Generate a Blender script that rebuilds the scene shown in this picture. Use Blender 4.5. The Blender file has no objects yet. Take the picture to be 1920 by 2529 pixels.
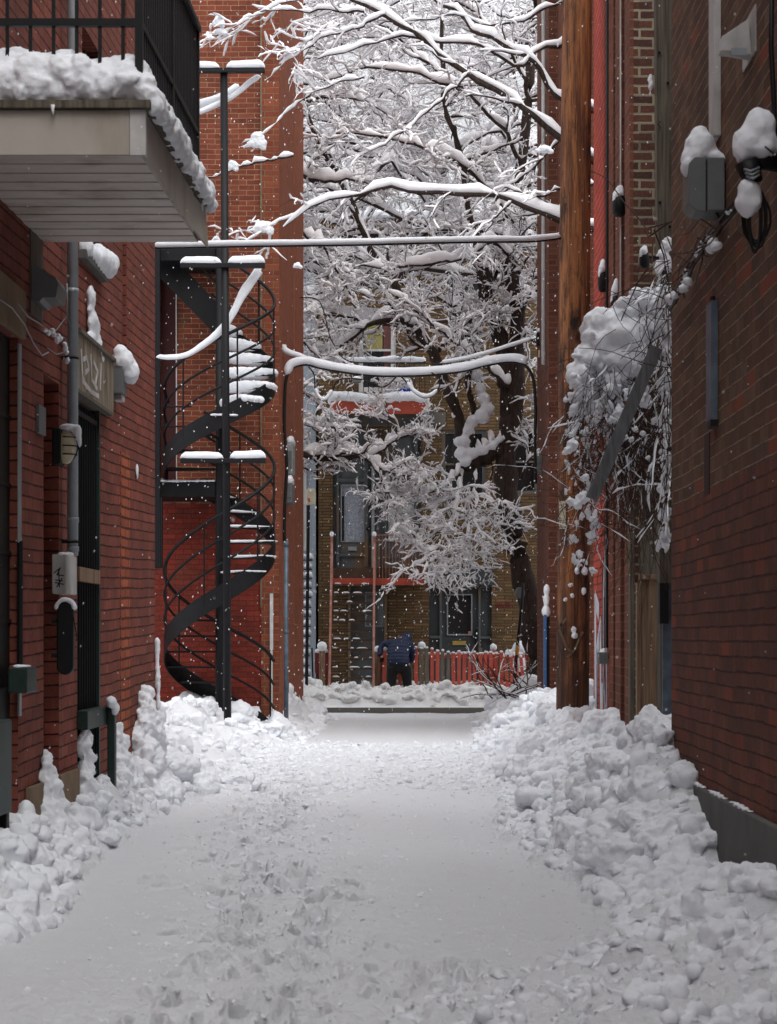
import bpy, bmesh, math, random
import numpy as np
from mathutils import Vector, Matrix

# ------------------------------------------------------------------ camera, sky, sun, exposure
S = bpy.context.scene
FP, CX, HY, CH = 4900.0, 960.0, 1575.0, 1.25     # focal length in photo pixels, axis column, horizon row, eye height
cam = bpy.data.cameras.new('camera'); camo = bpy.data.objects.new('camera', cam)
S.collection.objects.link(camo); S.camera = camo
camo.location = (0, 0, CH); camo.rotation_euler = (math.radians(90), 0, 0)
cam.sensor_fit = 'VERTICAL'; cam.sensor_height = 36.0
cam.lens = 36.0 * FP / 2529.0
cam.shift_x = 0.0
cam.shift_y = (HY - 1264.5) / 2529.0
cam.clip_start = 0.1; cam.clip_end = 2000
cam.dof.use_dof = True; cam.dof.focus_distance = 24.0; cam.dof.aperture_fstop = 9.0
S.render.resolution_x = 777; S.render.resolution_y = 1024

w = bpy.data.worlds.new("World"); S.world = w; w.use_nodes = True
nt = w.node_tree; bg = nt.nodes['Background']
sky = nt.nodes.new('ShaderNodeTexSky'); sky.sky_type = 'NISHITA'; sky.sun_disc = False
SUN_EL, SUN_ROT = math.radians(52), math.radians(160)
sky.sun_elevation = SUN_EL; sky.sun_rotation = SUN_ROT
sky.air_density = 1.0; sky.dust_density = 6.0; sky.ozone_density = 1.0
hs = nt.nodes.new('ShaderNodeHueSaturation'); hs.inputs['Saturation'].default_value = 0.10
# a flat snow-cloud deck: the sky is nearly even, a little brighter overhead
mixw = nt.nodes.new('ShaderNodeMix'); mixw.data_type = 'RGBA'; mixw.inputs[0].default_value = 0.55
mixw.inputs[7].default_value = (7.4, 7.6, 7.8, 1)
nt.links.new(sky.outputs[0], hs.inputs['Color']); nt.links.new(hs.outputs[0], mixw.inputs[6])
# overcast law: the zenith of a snow-cloud deck is about three times as bright as the horizon
tcw = nt.nodes.new('ShaderNodeTexCoord'); spw = nt.nodes.new('ShaderNodeSeparateXYZ'); nt.links.new(tcw.outputs['Generated'], spw.inputs[0])
mx_ = nt.nodes.new('ShaderNodeMath'); mx_.operation = 'MULTIPLY_ADD'; mx_.inputs[1].default_value = 1.9; mx_.inputs[2].default_value = .72; nt.links.new(spw.outputs[2], mx_.inputs[0])
cl_ = nt.nodes.new('ShaderNodeClamp'); cl_.inputs['Min'].default_value = .5; cl_.inputs['Max'].default_value = 3; nt.links.new(mx_.outputs[0], cl_.inputs[0])
vm = nt.nodes.new('ShaderNodeVectorMath'); vm.operation = 'SCALE'; nt.links.new(mixw.outputs[2], vm.inputs[0]); nt.links.new(cl_.outputs[0], vm.inputs['Scale'])
nt.links.new(vm.outputs[0], bg.inputs[0]); bg.inputs[1].default_value = 0.15

sl = bpy.data.lights.new('sun', 'SUN'); sl.energy = 0.55; sl.angle = math.radians(40); sl.color = (1.0, .97, .94)
so = bpy.data.objects.new('sun', sl); S.collection.objects.link(so)
so.rotation_euler = (math.radians(90) - SUN_EL, 0, math.radians(180) - SUN_ROT)
S.view_settings.view_transform = 'Standard'; S.view_settings.look = 'None'
S.view_settings.gamma = 1.0; S.view_settings.exposure = -0.22
S.cycles.max_bounces = 8; S.cycles.diffuse_bounces = 6; S.cycles.transparent_max_bounces = 6
S.cycles.use_denoising = True

rnd = random.Random(7); rng = np.random.default_rng(11)
COL = S.collection

# ------------------------------------------------------------------ small helpers
def lin(r, g, b):
    f = lambda c: (c / 255 / 12.92) if c <= 10 else ((c / 255 + .055) / 1.055) ** 2.4
    return (f(r), f(g), f(b), 1)

def P(x, y, Y):
    "the point seen at photo pixel (x, y) at distance Y down the alley"
    return Vector(((x - CX) * Y / FP, Y, CH + (HY - y) * Y / FP))
def PX(x, Y): return (x - CX) * Y / FP
def PZ(y, Y): return CH + (HY - y) * Y / FP

class Side:
    "a wall running down the alley: coordinates (Y, z, distance out of the wall)"
    def __init__(s, x0, Y0, k, sgn): s.x0, s.Y0, s.k, s.sgn = x0, Y0, k, sgn
    def X(s, Y): return s.x0 + s.k * (Y - s.Y0)
    def Yat(s, px, off=0): return (s.x0 + s.sgn * off - s.k * s.Y0) / ((px - CX) / FP - s.k)
    def __call__(s, u, z, o=0): return Vector((s.X(u) + s.sgn * o, u, z))
    def at(s, px, py, off=0):
        Y = s.Yat(px, off); return Y, PZ(py, Y)
class Face:
    "a wall facing the camera: coordinates (x, z, distance out of the wall towards the camera)"
    def __init__(s, Y): s.Y = Y
    def __call__(s, u, z, o=0): return Vector((u, s.Y - o, z))
    def at(s, px, py, off=0): return PX(px, s.Y - off), PZ(py, s.Y - off)
LW = Side(-1.86, 15.8, .0224, 1)
RW = Side(1.683, 11.8, .0112, -1)

ORG = {}
def origin(o): return ORG.get(o.name, Vector((0, 0, 0)))
def tag(o, label, cat, group=None, kind=None):
    o['label'] = label
    if cat: o['category'] = cat
    if group: o['group'] = group
    if kind: o['kind'] = kind
    return o
def thing(name, label, cat, loc, group=None):
    o = bpy.data.objects.new(name, None); COL.objects.link(o)
    o.empty_display_size = .1
    o.location = loc; ORG[o.name] = Vector(loc)
    return tag(o, label, cat, group)
def copy_tree(o, parent=None):
    c = o.copy(); COL.objects.link(c); c.parent = parent
    ORG[c.name] = origin(o).copy()
    for ch in list(o.children):
        if ch is not c: copy_tree(ch, c)
    return c

def finish_mesh(name, me, mat, parent, smooth, base=None):
    if mat: me.materials.append(mat)
    o = bpy.data.objects.new(name, me); COL.objects.link(o)
    if parent is not None:
        o.parent = parent
        org = origin(parent)
    else:
        org = Vector(base) if base is not None else Vector((0, 0, 0))
        o.location = org
    ORG[o.name] = org.copy()
    n = len(me.vertices)
    co = np.empty(n * 3, np.float32); me.vertices.foreach_get('co', co); co = co.reshape(-1, 3)
    # UVs in metres, laid over the face by its main direction
    npoly = len(me.polygons)
    if npoly:
        nrm = np.empty(npoly * 3, np.float32); me.polygons.foreach_get('normal', nrm); nrm = np.abs(nrm.reshape(-1, 3))
        tot = np.empty(npoly, np.int32); me.polygons.foreach_get('loop_total', tot)
        vi = np.empty(len(me.loops), np.int32); me.loops.foreach_get('vertex_index', vi)
        ln = np.repeat(nrm, tot, axis=0); lc = co[vi]
        uv = np.stack([lc[:, 0], lc[:, 2]], 1)
        mx = (ln[:, 0] > ln[:, 1]) & (ln[:, 0] >= ln[:, 2]); uv[mx] = lc[mx][:, [1, 2]]
        mz = (ln[:, 2] > ln[:, 0]) & (ln[:, 2] > ln[:, 1]); uv[mz] = lc[mz][:, [0, 1]]
        ul = me.uv_layers.new(name='UVMap'); ul.data.foreach_set('uv', uv.astype(np.float32).ravel())
    co = co - np.array(org, np.float32); me.vertices.foreach_set('co', co.ravel())
    if smooth: me.polygons.foreach_set('use_smooth', np.ones(npoly, bool))
    me.update()
    return o

class MB:
    def __init__(s): s.v = []; s.f = []
    def add(s, vs, fs):
        n = len(s.v); s.v += [tuple(v) for v in vs]; s.f += [tuple(i + n for i in f) for f in fs]; return s
    def box(s, a, b):
        x0, y0, z0 = a; x1, y1, z1 = b
        return s.add([(x0,y0,z0),(x1,y0,z0),(x1,y1,z0),(x0,y1,z0),(x0,y0,z1),(x1,y0,z1),(x1,y1,z1),(x0,y1,z1)],
                     [(0,3,2,1),(4,5,6,7),(0,1,5,4),(1,2,6,5),(2,3,7,6),(3,0,4,7)])
    def fbox(s, fr, u0, u1, z0, z1, o0, o1):
        vs = [fr(u, z, o) for z in (z0, z1) for (u, o) in ((u0, o1), (u1, o1), (u1, o0), (u0, o0))]
        return s.add(vs, [(0,3,2,1),(4,5,6,7),(0,1,5,4),(1,2,6,5),(2,3,7,6),(3,0,4,7)])
    def bar(s, p, q, wd, ht=None, up=(0, 0, 1)):
        "box beam from p to q"
        ht = ht or wd; p = Vector(p); q = Vector(q); t = (q - p).normalized(); u = Vector(up)
        if abs(t.dot(u)) > .98: u = Vector((0, 1, 0))
        sd = t.cross(u).normalized(); u = sd.cross(t)
        vs = [e + sd * a * wd / 2 + u * b * ht / 2 for e in (p, q) for (a, b) in ((-1,-1),(1,-1),(1,1),(-1,1))]
        return s.add(vs, [(0,3,2,1),(4,5,6,7),(0,1,5,4),(1,2,6,5),(2,3,7,6),(3,0,4,7)])
    def tube(s, pts, r, k=8, cap=True, sq=1.0):
        pts = [Vector(p) for p in pts]; n = len(pts)
        rs = r if hasattr(r, '__len__') else [r] * n
        vs = []; prev = None
        for i, p in enumerate(pts):
            t = (pts[min(i + 1, n - 1)] - pts[max(i - 1, 0)]).normalized()
            if prev is None:
                u = Vector((0, 0, 1)) if abs(t.z) < .9 else Vector((0, 1, 0))
                sd = t.cross(u).normalized()
            else:
                sd = (prev - t * prev.dot(t)).normalized()
            prev = sd; u = sd.cross(t)
            for j in range(k):
                a = 2 * math.pi * j / k
                vs.append(p + sd * math.cos(a) * rs[i] + u * math.sin(a) * rs[i] * sq)
        fs = [(i*k+j, i*k+(j+1)%k, (i+1)*k+(j+1)%k, (i+1)*k+j) for i in range(n-1) for j in range(k)]
        if cap: fs += [tuple(range(k))[::-1], tuple((n-1)*k+j for j in range(k))]
        return s.add(vs, fs)
    def lathe(s, c, prof, k=16):
        c = Vector(c); vs = []; n = len(prof)
        for (r, z) in prof:
            for j in range(k):
                a = 2 * math.pi * j / k; vs.append(c + Vector((r * math.cos(a), r * math.sin(a), z)))
        fs = [(i*k+j, i*k+(j+1)%k, (i+1)*k+(j+1)%k, (i+1)*k+j) for i in range(n-1) for j in range(k)]
        fs += [tuple(range(k))[::-1], tuple((n-1)*k+j for j in range(k))]
        return s.add(vs, fs)
    def prism(s, fr, poly, o0, o1):
        n = len(poly); vs = [fr(u, z, o) for o in (o0, o1) for (u, z) in poly]
        return s.add(vs, [tuple(range(n))[::-1], tuple(range(n, 2*n))] + [(i, (i+1)%n, n+(i+1)%n, n+i) for i in range(n)])
    def stroke(s, fr, pts, wd, o0, o1):
        for (a, b) in zip(pts[:-1], pts[1:]):
            du, dz = b[0]-a[0], b[1]-a[1]; L = math.hypot(du, dz) or 1; nu, nz = -dz/L*wd/2, du/L*wd/2
            eu, ez = du/L*wd*.35, dz/L*wd*.35
            s.prism(fr, [(a[0]-eu+nu, a[1]-ez+nz), (a[0]-eu-nu, a[1]-ez-nz), (b[0]+eu-nu, b[1]+ez-nz), (b[0]+eu+nu, b[1]+ez+nz)], o0, o1)
        return s
    def ball(s, c, r, sub=2, jit=0.0):
        vs, fs = ICO[sub]; c = Vector(c); rr = r if hasattr(r, '__len__') else (r, r, r)
        out = []
        for v in vs:
            q = 1 + jit * (rnd.random() - .5)
            out.append((c.x + v[0]*rr[0]*q, c.y + v[1]*rr[1]*q, c.z + v[2]*rr[2]*q))
        return s.add(out, fs)
    def build(s, name, mat, parent=None, smooth=False, bevel=0, base=None):
        me = bpy.data.meshes.new(name); me.from_pydata(s.v, [], s.f); me.update()
        o = finish_mesh(name, me, mat, parent, smooth, base)
        if bevel:
            m = o.modifiers.new('b', 'BEVEL'); m.width = bevel; m.segments = 2; m.limit_method = 'ANGLE'
        return o
ICO = {}
for sub in (1, 2, 3):
    bm = bmesh.new(); bmesh.ops.create_icosphere(bm, subdivisions=sub, radius=1)
    ICO[sub] = ([tuple(v.co) for v in bm.verts], [tuple(v.index for v in f.verts) for f in bm.faces]); bm.free()

def hole_wall(mb, fr, u0, u1, z0, z1, holes, depth):
    us = sorted({u0, u1} | {h[0] for h in holes} | {h[1] for h in holes}); us = [u for u in us if u0 <= u <= u1]
    zs = sorted({z0, z1} | {h[2] for h in holes} | {h[3] for h in holes}); zs = [z for z in zs if z0 <= z <= z1]
    for a, b in zip(us[:-1], us[1:]):
        for c, d in zip(zs[:-1], zs[1:]):
            m, q = (a + b) / 2, (c + d) / 2
            if any(h[0] < m < h[1] and h[2] < q < h[3] for h in holes): continue
            mb.add([fr(a, c), fr(b, c), fr(b, d), fr(a, d)], [(0, 1, 2, 3)])
    for h in holes:
        a, b, c, d = h[:4]; dp = h[4] if len(h) > 4 else depth
        for (p, q) in (((a, c), (b, c)), ((b, c), (b, d)), ((b, d), (a, d)), ((a, d), (a, c))):
            mb.add([fr(p[0], p[1]), fr(q[0], q[1]), fr(q[0], q[1], -dp), fr(p[0], p[1], -dp)], [(0, 1, 2, 3)])
        if len(h) > 5 and h[5]: mb.add([fr(a, c, -dp), fr(b, c, -dp), fr(b, d, -dp), fr(a, d, -dp)], [(0, 1, 2, 3)])

# ------------------------------------------------------------------ materials (all procedural)
def newmat(name, col, rough=.8, metal=0, spec=.3):
    m = bpy.data.materials.new(name); m.use_nodes = True; n = m.node_tree; b = n.nodes['Principled BSDF']
    b.inputs['Base Color'].default_value = col; b.inputs['Roughness'].default_value = rough
    b.inputs['Metallic'].default_value = metal; b.inputs['Specular IOR Level'].default_value = spec
    return m, n, b
def mixc(n, fac, a, b, mode='MIX'):
    x = n.nodes.new('ShaderNodeMix'); x.data_type = 'RGBA'; x.blend_type = mode
    for i, v in ((0, fac), (6, a), (7, b)):
        if hasattr(v, 'is_linked') or hasattr(v, 'links'): n.links.new(v, x.inputs[i])
        else: x.inputs[i].default_value = v
    return x.outputs[2]
def noise(n, scale, detail=4, vec=None, rough=.55, stretch=None):
    t = n.nodes.new('ShaderNodeTexNoise'); t.inputs['Scale'].default_value = scale; t.inputs['Detail'].default_value = detail
    t.inputs['Roughness'].default_value = rough
    if vec is None:
        vec = n.nodes.new('ShaderNodeTexCoord').outputs['Object']
    if stretch:
        mp = n.nodes.new('ShaderNodeMapping'); mp.inputs['Scale'].default_value = stretch
        n.links.new(vec, mp.inputs['Vector']); vec = mp.outputs[0]
    n.links.new(vec, t.inputs['Vector'])
    return t.outputs['Fac']
def ramp(n, fac, lo, hi, c0=(0, 0, 0, 1), c1=(1, 1, 1, 1)):
    r = n.nodes.new('ShaderNodeValToRGB'); r.color_ramp.elements[0].position = lo; r.color_ramp.elements[1].position = hi
    r.color_ramp.elements[0].color = c0; r.color_ramp.elements[1].color = c1
    n.links.new(fac, r.inputs[0]); return r.outputs[0]
def mth(n, op, a, b=0.0):
    x = n.nodes.new('ShaderNodeMath'); x.operation = op
    for i, v in ((0, a), (1, b)):
        if hasattr(v, 'links'): n.links.new(v, x.inputs[i])
        else: x.inputs[i].default_value = v
    return x.outputs[0]
def bump(n, b, h, strength=.5, dist=.01):
    x = n.nodes.new('ShaderNodeBump'); x.inputs['Strength'].default_value = strength; x.inputs['Distance'].default_value = dist
    n.links.new(h, x.inputs['Height']); n.links.new(x.outputs[0], b.inputs['Normal'])
def simple(name, col, rough=.8, metal=0, var=.25, vs=6, bs=.3, bd=.004, col2=None, spec=.3, stretch=None, dirt=None):
    m, n, b = newmat(name, col, rough, metal, spec)
    c2 = col2 or tuple(c * (1 - var) for c in col[:3]) + (1,)
    f = ramp(n, noise(n, vs, 6, stretch=stretch), .35, .68)
    c = mixc(n, f, col, c2)
    if dirt:
        f2 = ramp(n, noise(n, 2.3, 8, stretch=(1, 1, .35)), .5, .72); c = mixc(n, f2, c, dirt)
    n.links.new(c, b.inputs['Base Color'])
    bump(n, b, noise(n, vs * 8, 5, stretch=stretch), bs, bd)
    return m

def brickmat(name, c1, c2, mortar, bw=.215, rh=.0725, ms=.010, tilt=0.0, strength=.8, zone=None, hl=False, blot=None, patch=None, striate=False, grime_amt=.35, var=.5):
    "zone=(height, c1, c2, mortar): the courses below that height are painted; patch=(colour, noise lo, hi)"
    m, n, b = newmat(name, c1, .9, 0, .15)
    tc = n.nodes.new('ShaderNodeTexCoord'); sp = n.nodes.new('ShaderNodeSeparateXYZ'); n.links.new(tc.outputs['UV'], sp.inputs[0])
    v = mth(n, 'SUBTRACT', sp.outputs[1], mth(n, 'MULTIPLY', sp.outputs[0], tilt))
    # courses waver a little
    wv = mth(n, 'MULTIPLY', mth(n, 'SUBTRACT', noise(n, 1.3, 3, tc.outputs['UV']), .5), .03)
    jj = mth(n, 'MULTIPLY', mth(n, 'SUBTRACT', noise(n, 22, 3, tc.outputs['UV']), .5), .010)
    v = mth(n, 'ADD', mth(n, 'ADD', v, wv), jj)
    u = mth(n, 'ADD', sp.outputs[0], mth(n, 'MULTIPLY', mth(n, 'SUBTRACT', noise(n, 15, 3, tc.outputs['UV']), .5), .014))
    cb = n.nodes.new('ShaderNodeCombineXYZ'); n.links.new(u, cb.inputs[0]); n.links.new(v, cb.inputs[1])
    def bt(a, c, mo):
        t = n.nodes.new('ShaderNodeTexBrick'); t.inputs['Scale'].default_value = 1; t.inputs['Brick Width'].default_value = bw
        t.inputs['Row Height'].default_value = rh; t.inputs['Mortar Size'].default_value = ms; t.inputs['Mortar Smooth'].default_value = .25
        t.inputs['Color1'].default_value = a; t.inputs['Color2'].default_value = c; t.inputs['Mortar'].default_value = mo
        t.inputs['Bias'].default_value = 0.0
        n.links.new(cb.outputs[0], t.inputs['Vector']); return t
    dk = lambda c: tuple(x * .62 for x in c[:3]) + (1,)
    t = bt(c1, c2, dk(c2) if hl else mortar); col = t.outputs['Color']
    if zone:
        t2 = bt(zone[1], zone[2], dk(zone[2]) if hl else zone[3])
        zz = mth(n, 'ADD', sp.outputs[1], mth(n, 'MULTIPLY', mth(n, 'SUBTRACT', noise(n, 4, 4, tc.outputs['UV']), .5), .10))
        f = mth(n, 'LESS_THAN', zz, zone[0]); col = mixc(n, f, col, t2.outputs['Color'])
    if hl:      # bed joints read as thin broken lines, the cross joints hardly at all
        fr_ = mth(n, 'FRACT', mth(n, 'DIVIDE', v, rh)); ln_ = mth(n, 'LESS_THAN', fr_, mth(n, 'MULTIPLY', noise(n, 9, 4, tc.outputs['UV']), 2.2 * hl / rh))
        mcol = mixc(n, f, mortar, zone[3]) if zone else mortar
        hlfac = mth(n, 'MULTIPLY', ln_, ramp(n, noise(n, 5, 5, tc.outputs['UV'], .6), .3, .5))
    # a second scale of tint from brick to brick, then long streaks and grime
    wn = n.nodes.new('ShaderNodeTexWhiteNoise'); wn.noise_dimensions = '2D'
    row = mth(n, 'FLOOR', mth(n, 'DIVIDE', v, rh))
    cc = mth(n, 'FLOOR', mth(n, 'ADD', mth(n, 'DIVIDE', u, bw), mth(n, 'MULTIPLY', row, .5)))
    cb2 = n.nodes.new('ShaderNodeCombineXYZ'); n.links.new(cc, cb2.inputs[0]); n.links.new(row, cb2.inputs[1]); n.links.new(cb2.outputs[0], wn.inputs['Vector'])
    col = mixc(n, mth(n, 'MULTIPLY', wn.outputs['Value'], var), col, (c1[0]*.32, c1[1]*.38, c1[2]*.45, 1))
    col = mixc(n, mth(n, 'MULTIPLY', ramp(n, noise(n, 1.1, 8, tc.outputs['UV'], .65), .42, .75), grime_amt), col, (.02, .017, .015, 1))
    col = mixc(n, mth(n, 'MULTIPLY', ramp(n, noise(n, 30, 6, tc.outputs['UV'], .7), .5, .8), .35), col, mixc(n, .5, col, (.35, .28, .22, 1)))
    if blot:
        col = mixc(n, ramp(n, noise(n, blot[1], 7, tc.outputs['UV'], .7), blot[2], blot[3]), col, blot[0])
    if patch:
        tb = n.nodes.new('ShaderNodeTexNoise'); tb.inputs['Scale'].default_value = 2.2; n.links.new(cb2.outputs[0], tb.inputs['Vector'])
        col = mixc(n, ramp(n, tb.outputs['Fac'], patch[1], patch[2]), col, patch[0])
    if hl: col = mixc(n, hlfac, col, mcol)
    n.links.new(col, b.inputs['Base Color'])
    h = mth(n, 'SUBTRACT', mth(n, 'MULTIPLY', noise(n, 60, 5, tc.outputs['UV']), .35), mth(n, 'MULTIPLY', t.outputs['Fac'], .9))
    if striate:
        h = mth(n, 'ADD', h, mth(n, 'MULTIPLY', noise(n, 40, 2, tc.outputs['UV'], stretch=(3.2, .35, 1)), .5))
    bump(n, b, h, strength, .009)
    return m

def snowmat(name, col=(.80, .82, .86, 1), dirt=None, d0=.55, d1=.7, bs=.35):
    m, n, b = newmat(name, col, .75, 0, .25)
    f = noise(n, 9, 6); c = mixc(n, f, col, tuple(x * .93 for x in col[:3]) + (1,))
    if dirt: c = mixc(n, ramp(n, noise(n, 2.2, 9, rough=.7), d0, d1), c, dirt)
    n.links.new(c, b.inputs['Base Color'])
    h = mth(n, 'ADD', noise(n, 26, 6, rough=.65), mth(n, 'MULTIPLY', noise(n, 160, 4), .35))
    bump(n, b, h, bs, .03)
    return m
M = {}
M['snow'] = snowmat('snow', bs=.3)
M['snow_ground'] = snowmat('trodden_snow', (.78, .79, .82, 1), (.50, .47, .44, 1), .66, .82, .8)
M['snow_dirty'] = snowmat('ploughed_dirty_snow', (.80, .80, .80, 1), (.20, .155, .11, 1), .55, .70, .6)
M['snow_twig'] = snowmat('snow_on_twigs', (.92, .90, .92, 1), bs=.15)
M['slush'] = simple('wet_road', lin(74, 69, 64), .75, var=.35, vs=1.4, bs=.5, bd=.01, stretch=(.4, 3, 1))
M['brick_left'] = brickmat('painted_red_brick', lin(144, 80, 66), lin(122, 66, 55), lin(44, 24, 22), tilt=.026, ms=.005, hl=.007, blot=(lin(122, 88, 74), 3.0, .58, .78), strength=1.0, grime_amt=.45, var=.35)
M['brick_left_orange'] = brickmat('orange_brick_column', lin(178, 98, 66), lin(150, 78, 54), lin(74, 38, 28), tilt=.026, bw=.30, ms=.010, grime_amt=.2, var=.3)
M['brick_right'] = brickmat('brown_brick', lin(122, 92, 74), lin(98, 66, 52), lin(140, 122, 100), ms=.004, hl=.0065, striate=True, strength=.9,
    zone=(2.02, lin(124, 76, 62), lin(110, 64, 52), lin(58, 36, 31)), patch=(lin(130, 70, 54), .60, .68), grime_amt=.45, var=.55)
M['brick_recess'] = brickmat('dark_brown_brick', lin(104, 64, 52), lin(70, 46, 42), lin(150, 142, 120), rh=.0725, ms=.011, grime_amt=.5, var=.6)
M['brick_stair'] = brickmat('weathered_red_brick', lin(134, 70, 52), lin(110, 56, 43), lin(166, 128, 98), rh=.0667, bw=.205, ms=.0055,
    zone=(3.0, lin(138, 56, 44), lin(124, 44, 36), lin(104, 44, 34)), blot=(lin(92, 74, 54), 1.6, .60, .75), grime_amt=.35, var=.5)
M['brick_pier'] = brickmat('red_brick_pier', lin(138, 72, 52), lin(118, 58, 43), lin(126, 106, 78), rh=.0763, bw=.23, ms=.006, grime_amt=.25, var=.35)
M['brick_pier_side'] = brickmat('orange_brown_brick', lin(156, 92, 68), lin(144, 82, 60), lin(160, 102, 76), rh=.0763, bw=.23, ms=.004, grime_amt=.15, var=.15)
M['red_paint_wall'] = brickmat('vermilion_painted_brick', lin(190, 84, 68), lin(172, 72, 58), lin(120, 44, 36), rh=.0725, ms=.008, grime_amt=.4, var=.22)
M['brick_far'] = brickmat('tawny_split_brick', lin(128, 102, 70), lin(98, 74, 50), lin(58, 46, 34), rh=.062, bw=.34, ms=.009, grime_amt=.45, var=.5)
M['brick_c'] = brickmat('brown_brick_far', lin(120, 74, 58), lin(100, 58, 46), lin(128, 92, 76), rh=.0725, ms=.007, grime_amt=.35, var=.4)
M['blue_wall'] = simple('pale_blue_grey_render', lin(150, 160, 170), .85, var=.12, vs=3)
M['concrete'] = simple('grey_concrete', lin(96, 94, 92), .9, var=.25, vs=5, bs=.5)
M['stone'] = simple('beige_stone', lin(124, 104, 84), .9, var=.3, vs=8, bs=.6)
M['black_iron'] = simple('black_iron', lin(20, 20, 23), .55, .0, var=.3, vs=12, spec=.25)
M['dark'] = simple('dark_interior', lin(17, 17, 18), .6, var=.2)
M['dark_glass'] = simple('dark_glass', lin(26, 27, 29), .12, 0, var=.2, vs=2, bs=.02, spec=.8)
M['grey_metal'] = simple('galvanised_steel', lin(150, 155, 158), .45, .35, var=.2, vs=7)
M['grey_paint'] = simple('grey_box_paint', lin(104, 106, 106), .55, 0, var=.15, vs=9)
M['blue_steel'] = simple('blue_grey_steel', lin(104, 116, 130), .5, .2, var=.3, vs=6, col2=lin(64, 74, 82))
M['white_paint'] = simple('old_white_paint', lin(196, 194, 192), .6, 0, var=.2, vs=10, dirt=lin(120, 116, 110))
M['beige_siding'] = simple('beige_fascia', lin(172, 165, 155), .65, 0, var=.12, vs=2.5, dirt=lin(128, 112, 92))
M['green_paint'] = simple('dark_green_paint', lin(34, 56, 50), .5, 0, var=.4, vs=6, col2=lin(22, 34, 32))
M['wood_grey'] = simple('weathered_board', lin(148, 134, 114), .85, 0, vs=5, col2=lin(78, 68, 58), stretch=(6, 6, .6), bs=.7)
M['wood_tan'] = simple('tan_plank', lin(148, 122, 98), .8, 0, vs=6, col2=lin(96, 74, 58), stretch=(8, 8, .35), bs=.6)
M['wood_dark'] = simple('dark_old_wood', lin(116, 108, 95), .9, 0, vs=7, col2=lin(70, 65, 57), stretch=(8, 8, .3), bs=.8, bd=.008)
M['plank_grey'] = simple('dark_grey_plank', lin(98, 98, 100), .8, 0, vs=6, col2=lin(70, 70, 73), stretch=(8, 8, 1), bs=.5)
M['bark'] = simple('tree_bark', lin(78, 62, 54), .95, 0, vs=12, col2=lin(40, 32, 29), stretch=(3, 3, .6), bs=1, bd=.02)
M['vine'] = simple('bare_vine', lin(70, 50, 42), .9, 0, vs=8)
M['red_paint'] = simple('red_picket_paint', lin(206, 96, 80), .7, 0, var=.22, vs=7, dirt=lin(130, 60, 50))
M['red_fascia'] = simple('red_orange_fascia', lin(176, 78, 60), .6, 0, var=.2, vs=3)
M['dark_red'] = simple('dark_red_paint', lin(118, 48, 48), .5, 0, var=.2)
M['picket_grey'] = simple('bare_picket', lin(128, 118, 104), .85, 0, vs=8, col2=lin(92, 84, 74), stretch=(4, 4, .5))
M['door_grey'] = simple('grey_door_paint', lin(84, 90, 92), .55, 0, var=.3, vs=4, dirt=lin(112, 84, 56))
M['door_dark'] = simple('charcoal_frame_paint', lin(60, 64, 66), .55, 0, var=.25, vs=4)
M['lace'] = simple('lace_curtain', lin(168, 172, 182), .9, 0, vs=38, col2=lin(112, 118, 130), bs=.1)
M['blind'] = simple('pale_blind', lin(178, 184, 178), .8, 0, var=.08)
M['brass'] = simple('brass', lin(190, 165, 92), .4, .5, var=.15)
M['pink_rust'] = simple('faded_pink_paint', lin(168, 128, 118), .7, 0, vs=9, col2=lin(150, 84, 66))
M['brown_wood'] = simple('brown_boards', lin(88, 68, 54), .85, 0, var=.35, vs=5)
M['cream'] = simple('cream_plastic', lin(206, 200, 176), .6, 0, var=.12)
M['amber'] = simple('amber_reflector', lin(210, 138, 34), .4, 0, var=.1)
M['blue_paint'] = simple('blue_post_paint', lin(70, 102, 150), .5, 0, var=.2)
M['blue_plastic'] = simple('blue_plastic', lin(30, 70, 190), .4, 0, var=.1)
M['red_mark'] = simple('red_mark', lin(200, 50, 40), .5, 0, var=.05)
M['white_mark'] = simple('white_spray_paint', lin(196, 200, 208), .7, 0, var=.15, vs=12)
M['black_mark'] = simple('black_spray_paint', lin(24, 24, 26), .7, 0, var=.1)
M['teal_mark'] = simple('teal_spray_paint', lin(96, 186, 172), .7, 0, var=.1)
M['lamp_glass'] = simple('frosted_lamp_glass', lin(200, 188, 158), .35, 0, var=.15, spec=.5)
M['rubber'] = simple('black_cable', lin(22, 22, 23), .5, 0, var=.2)
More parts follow.
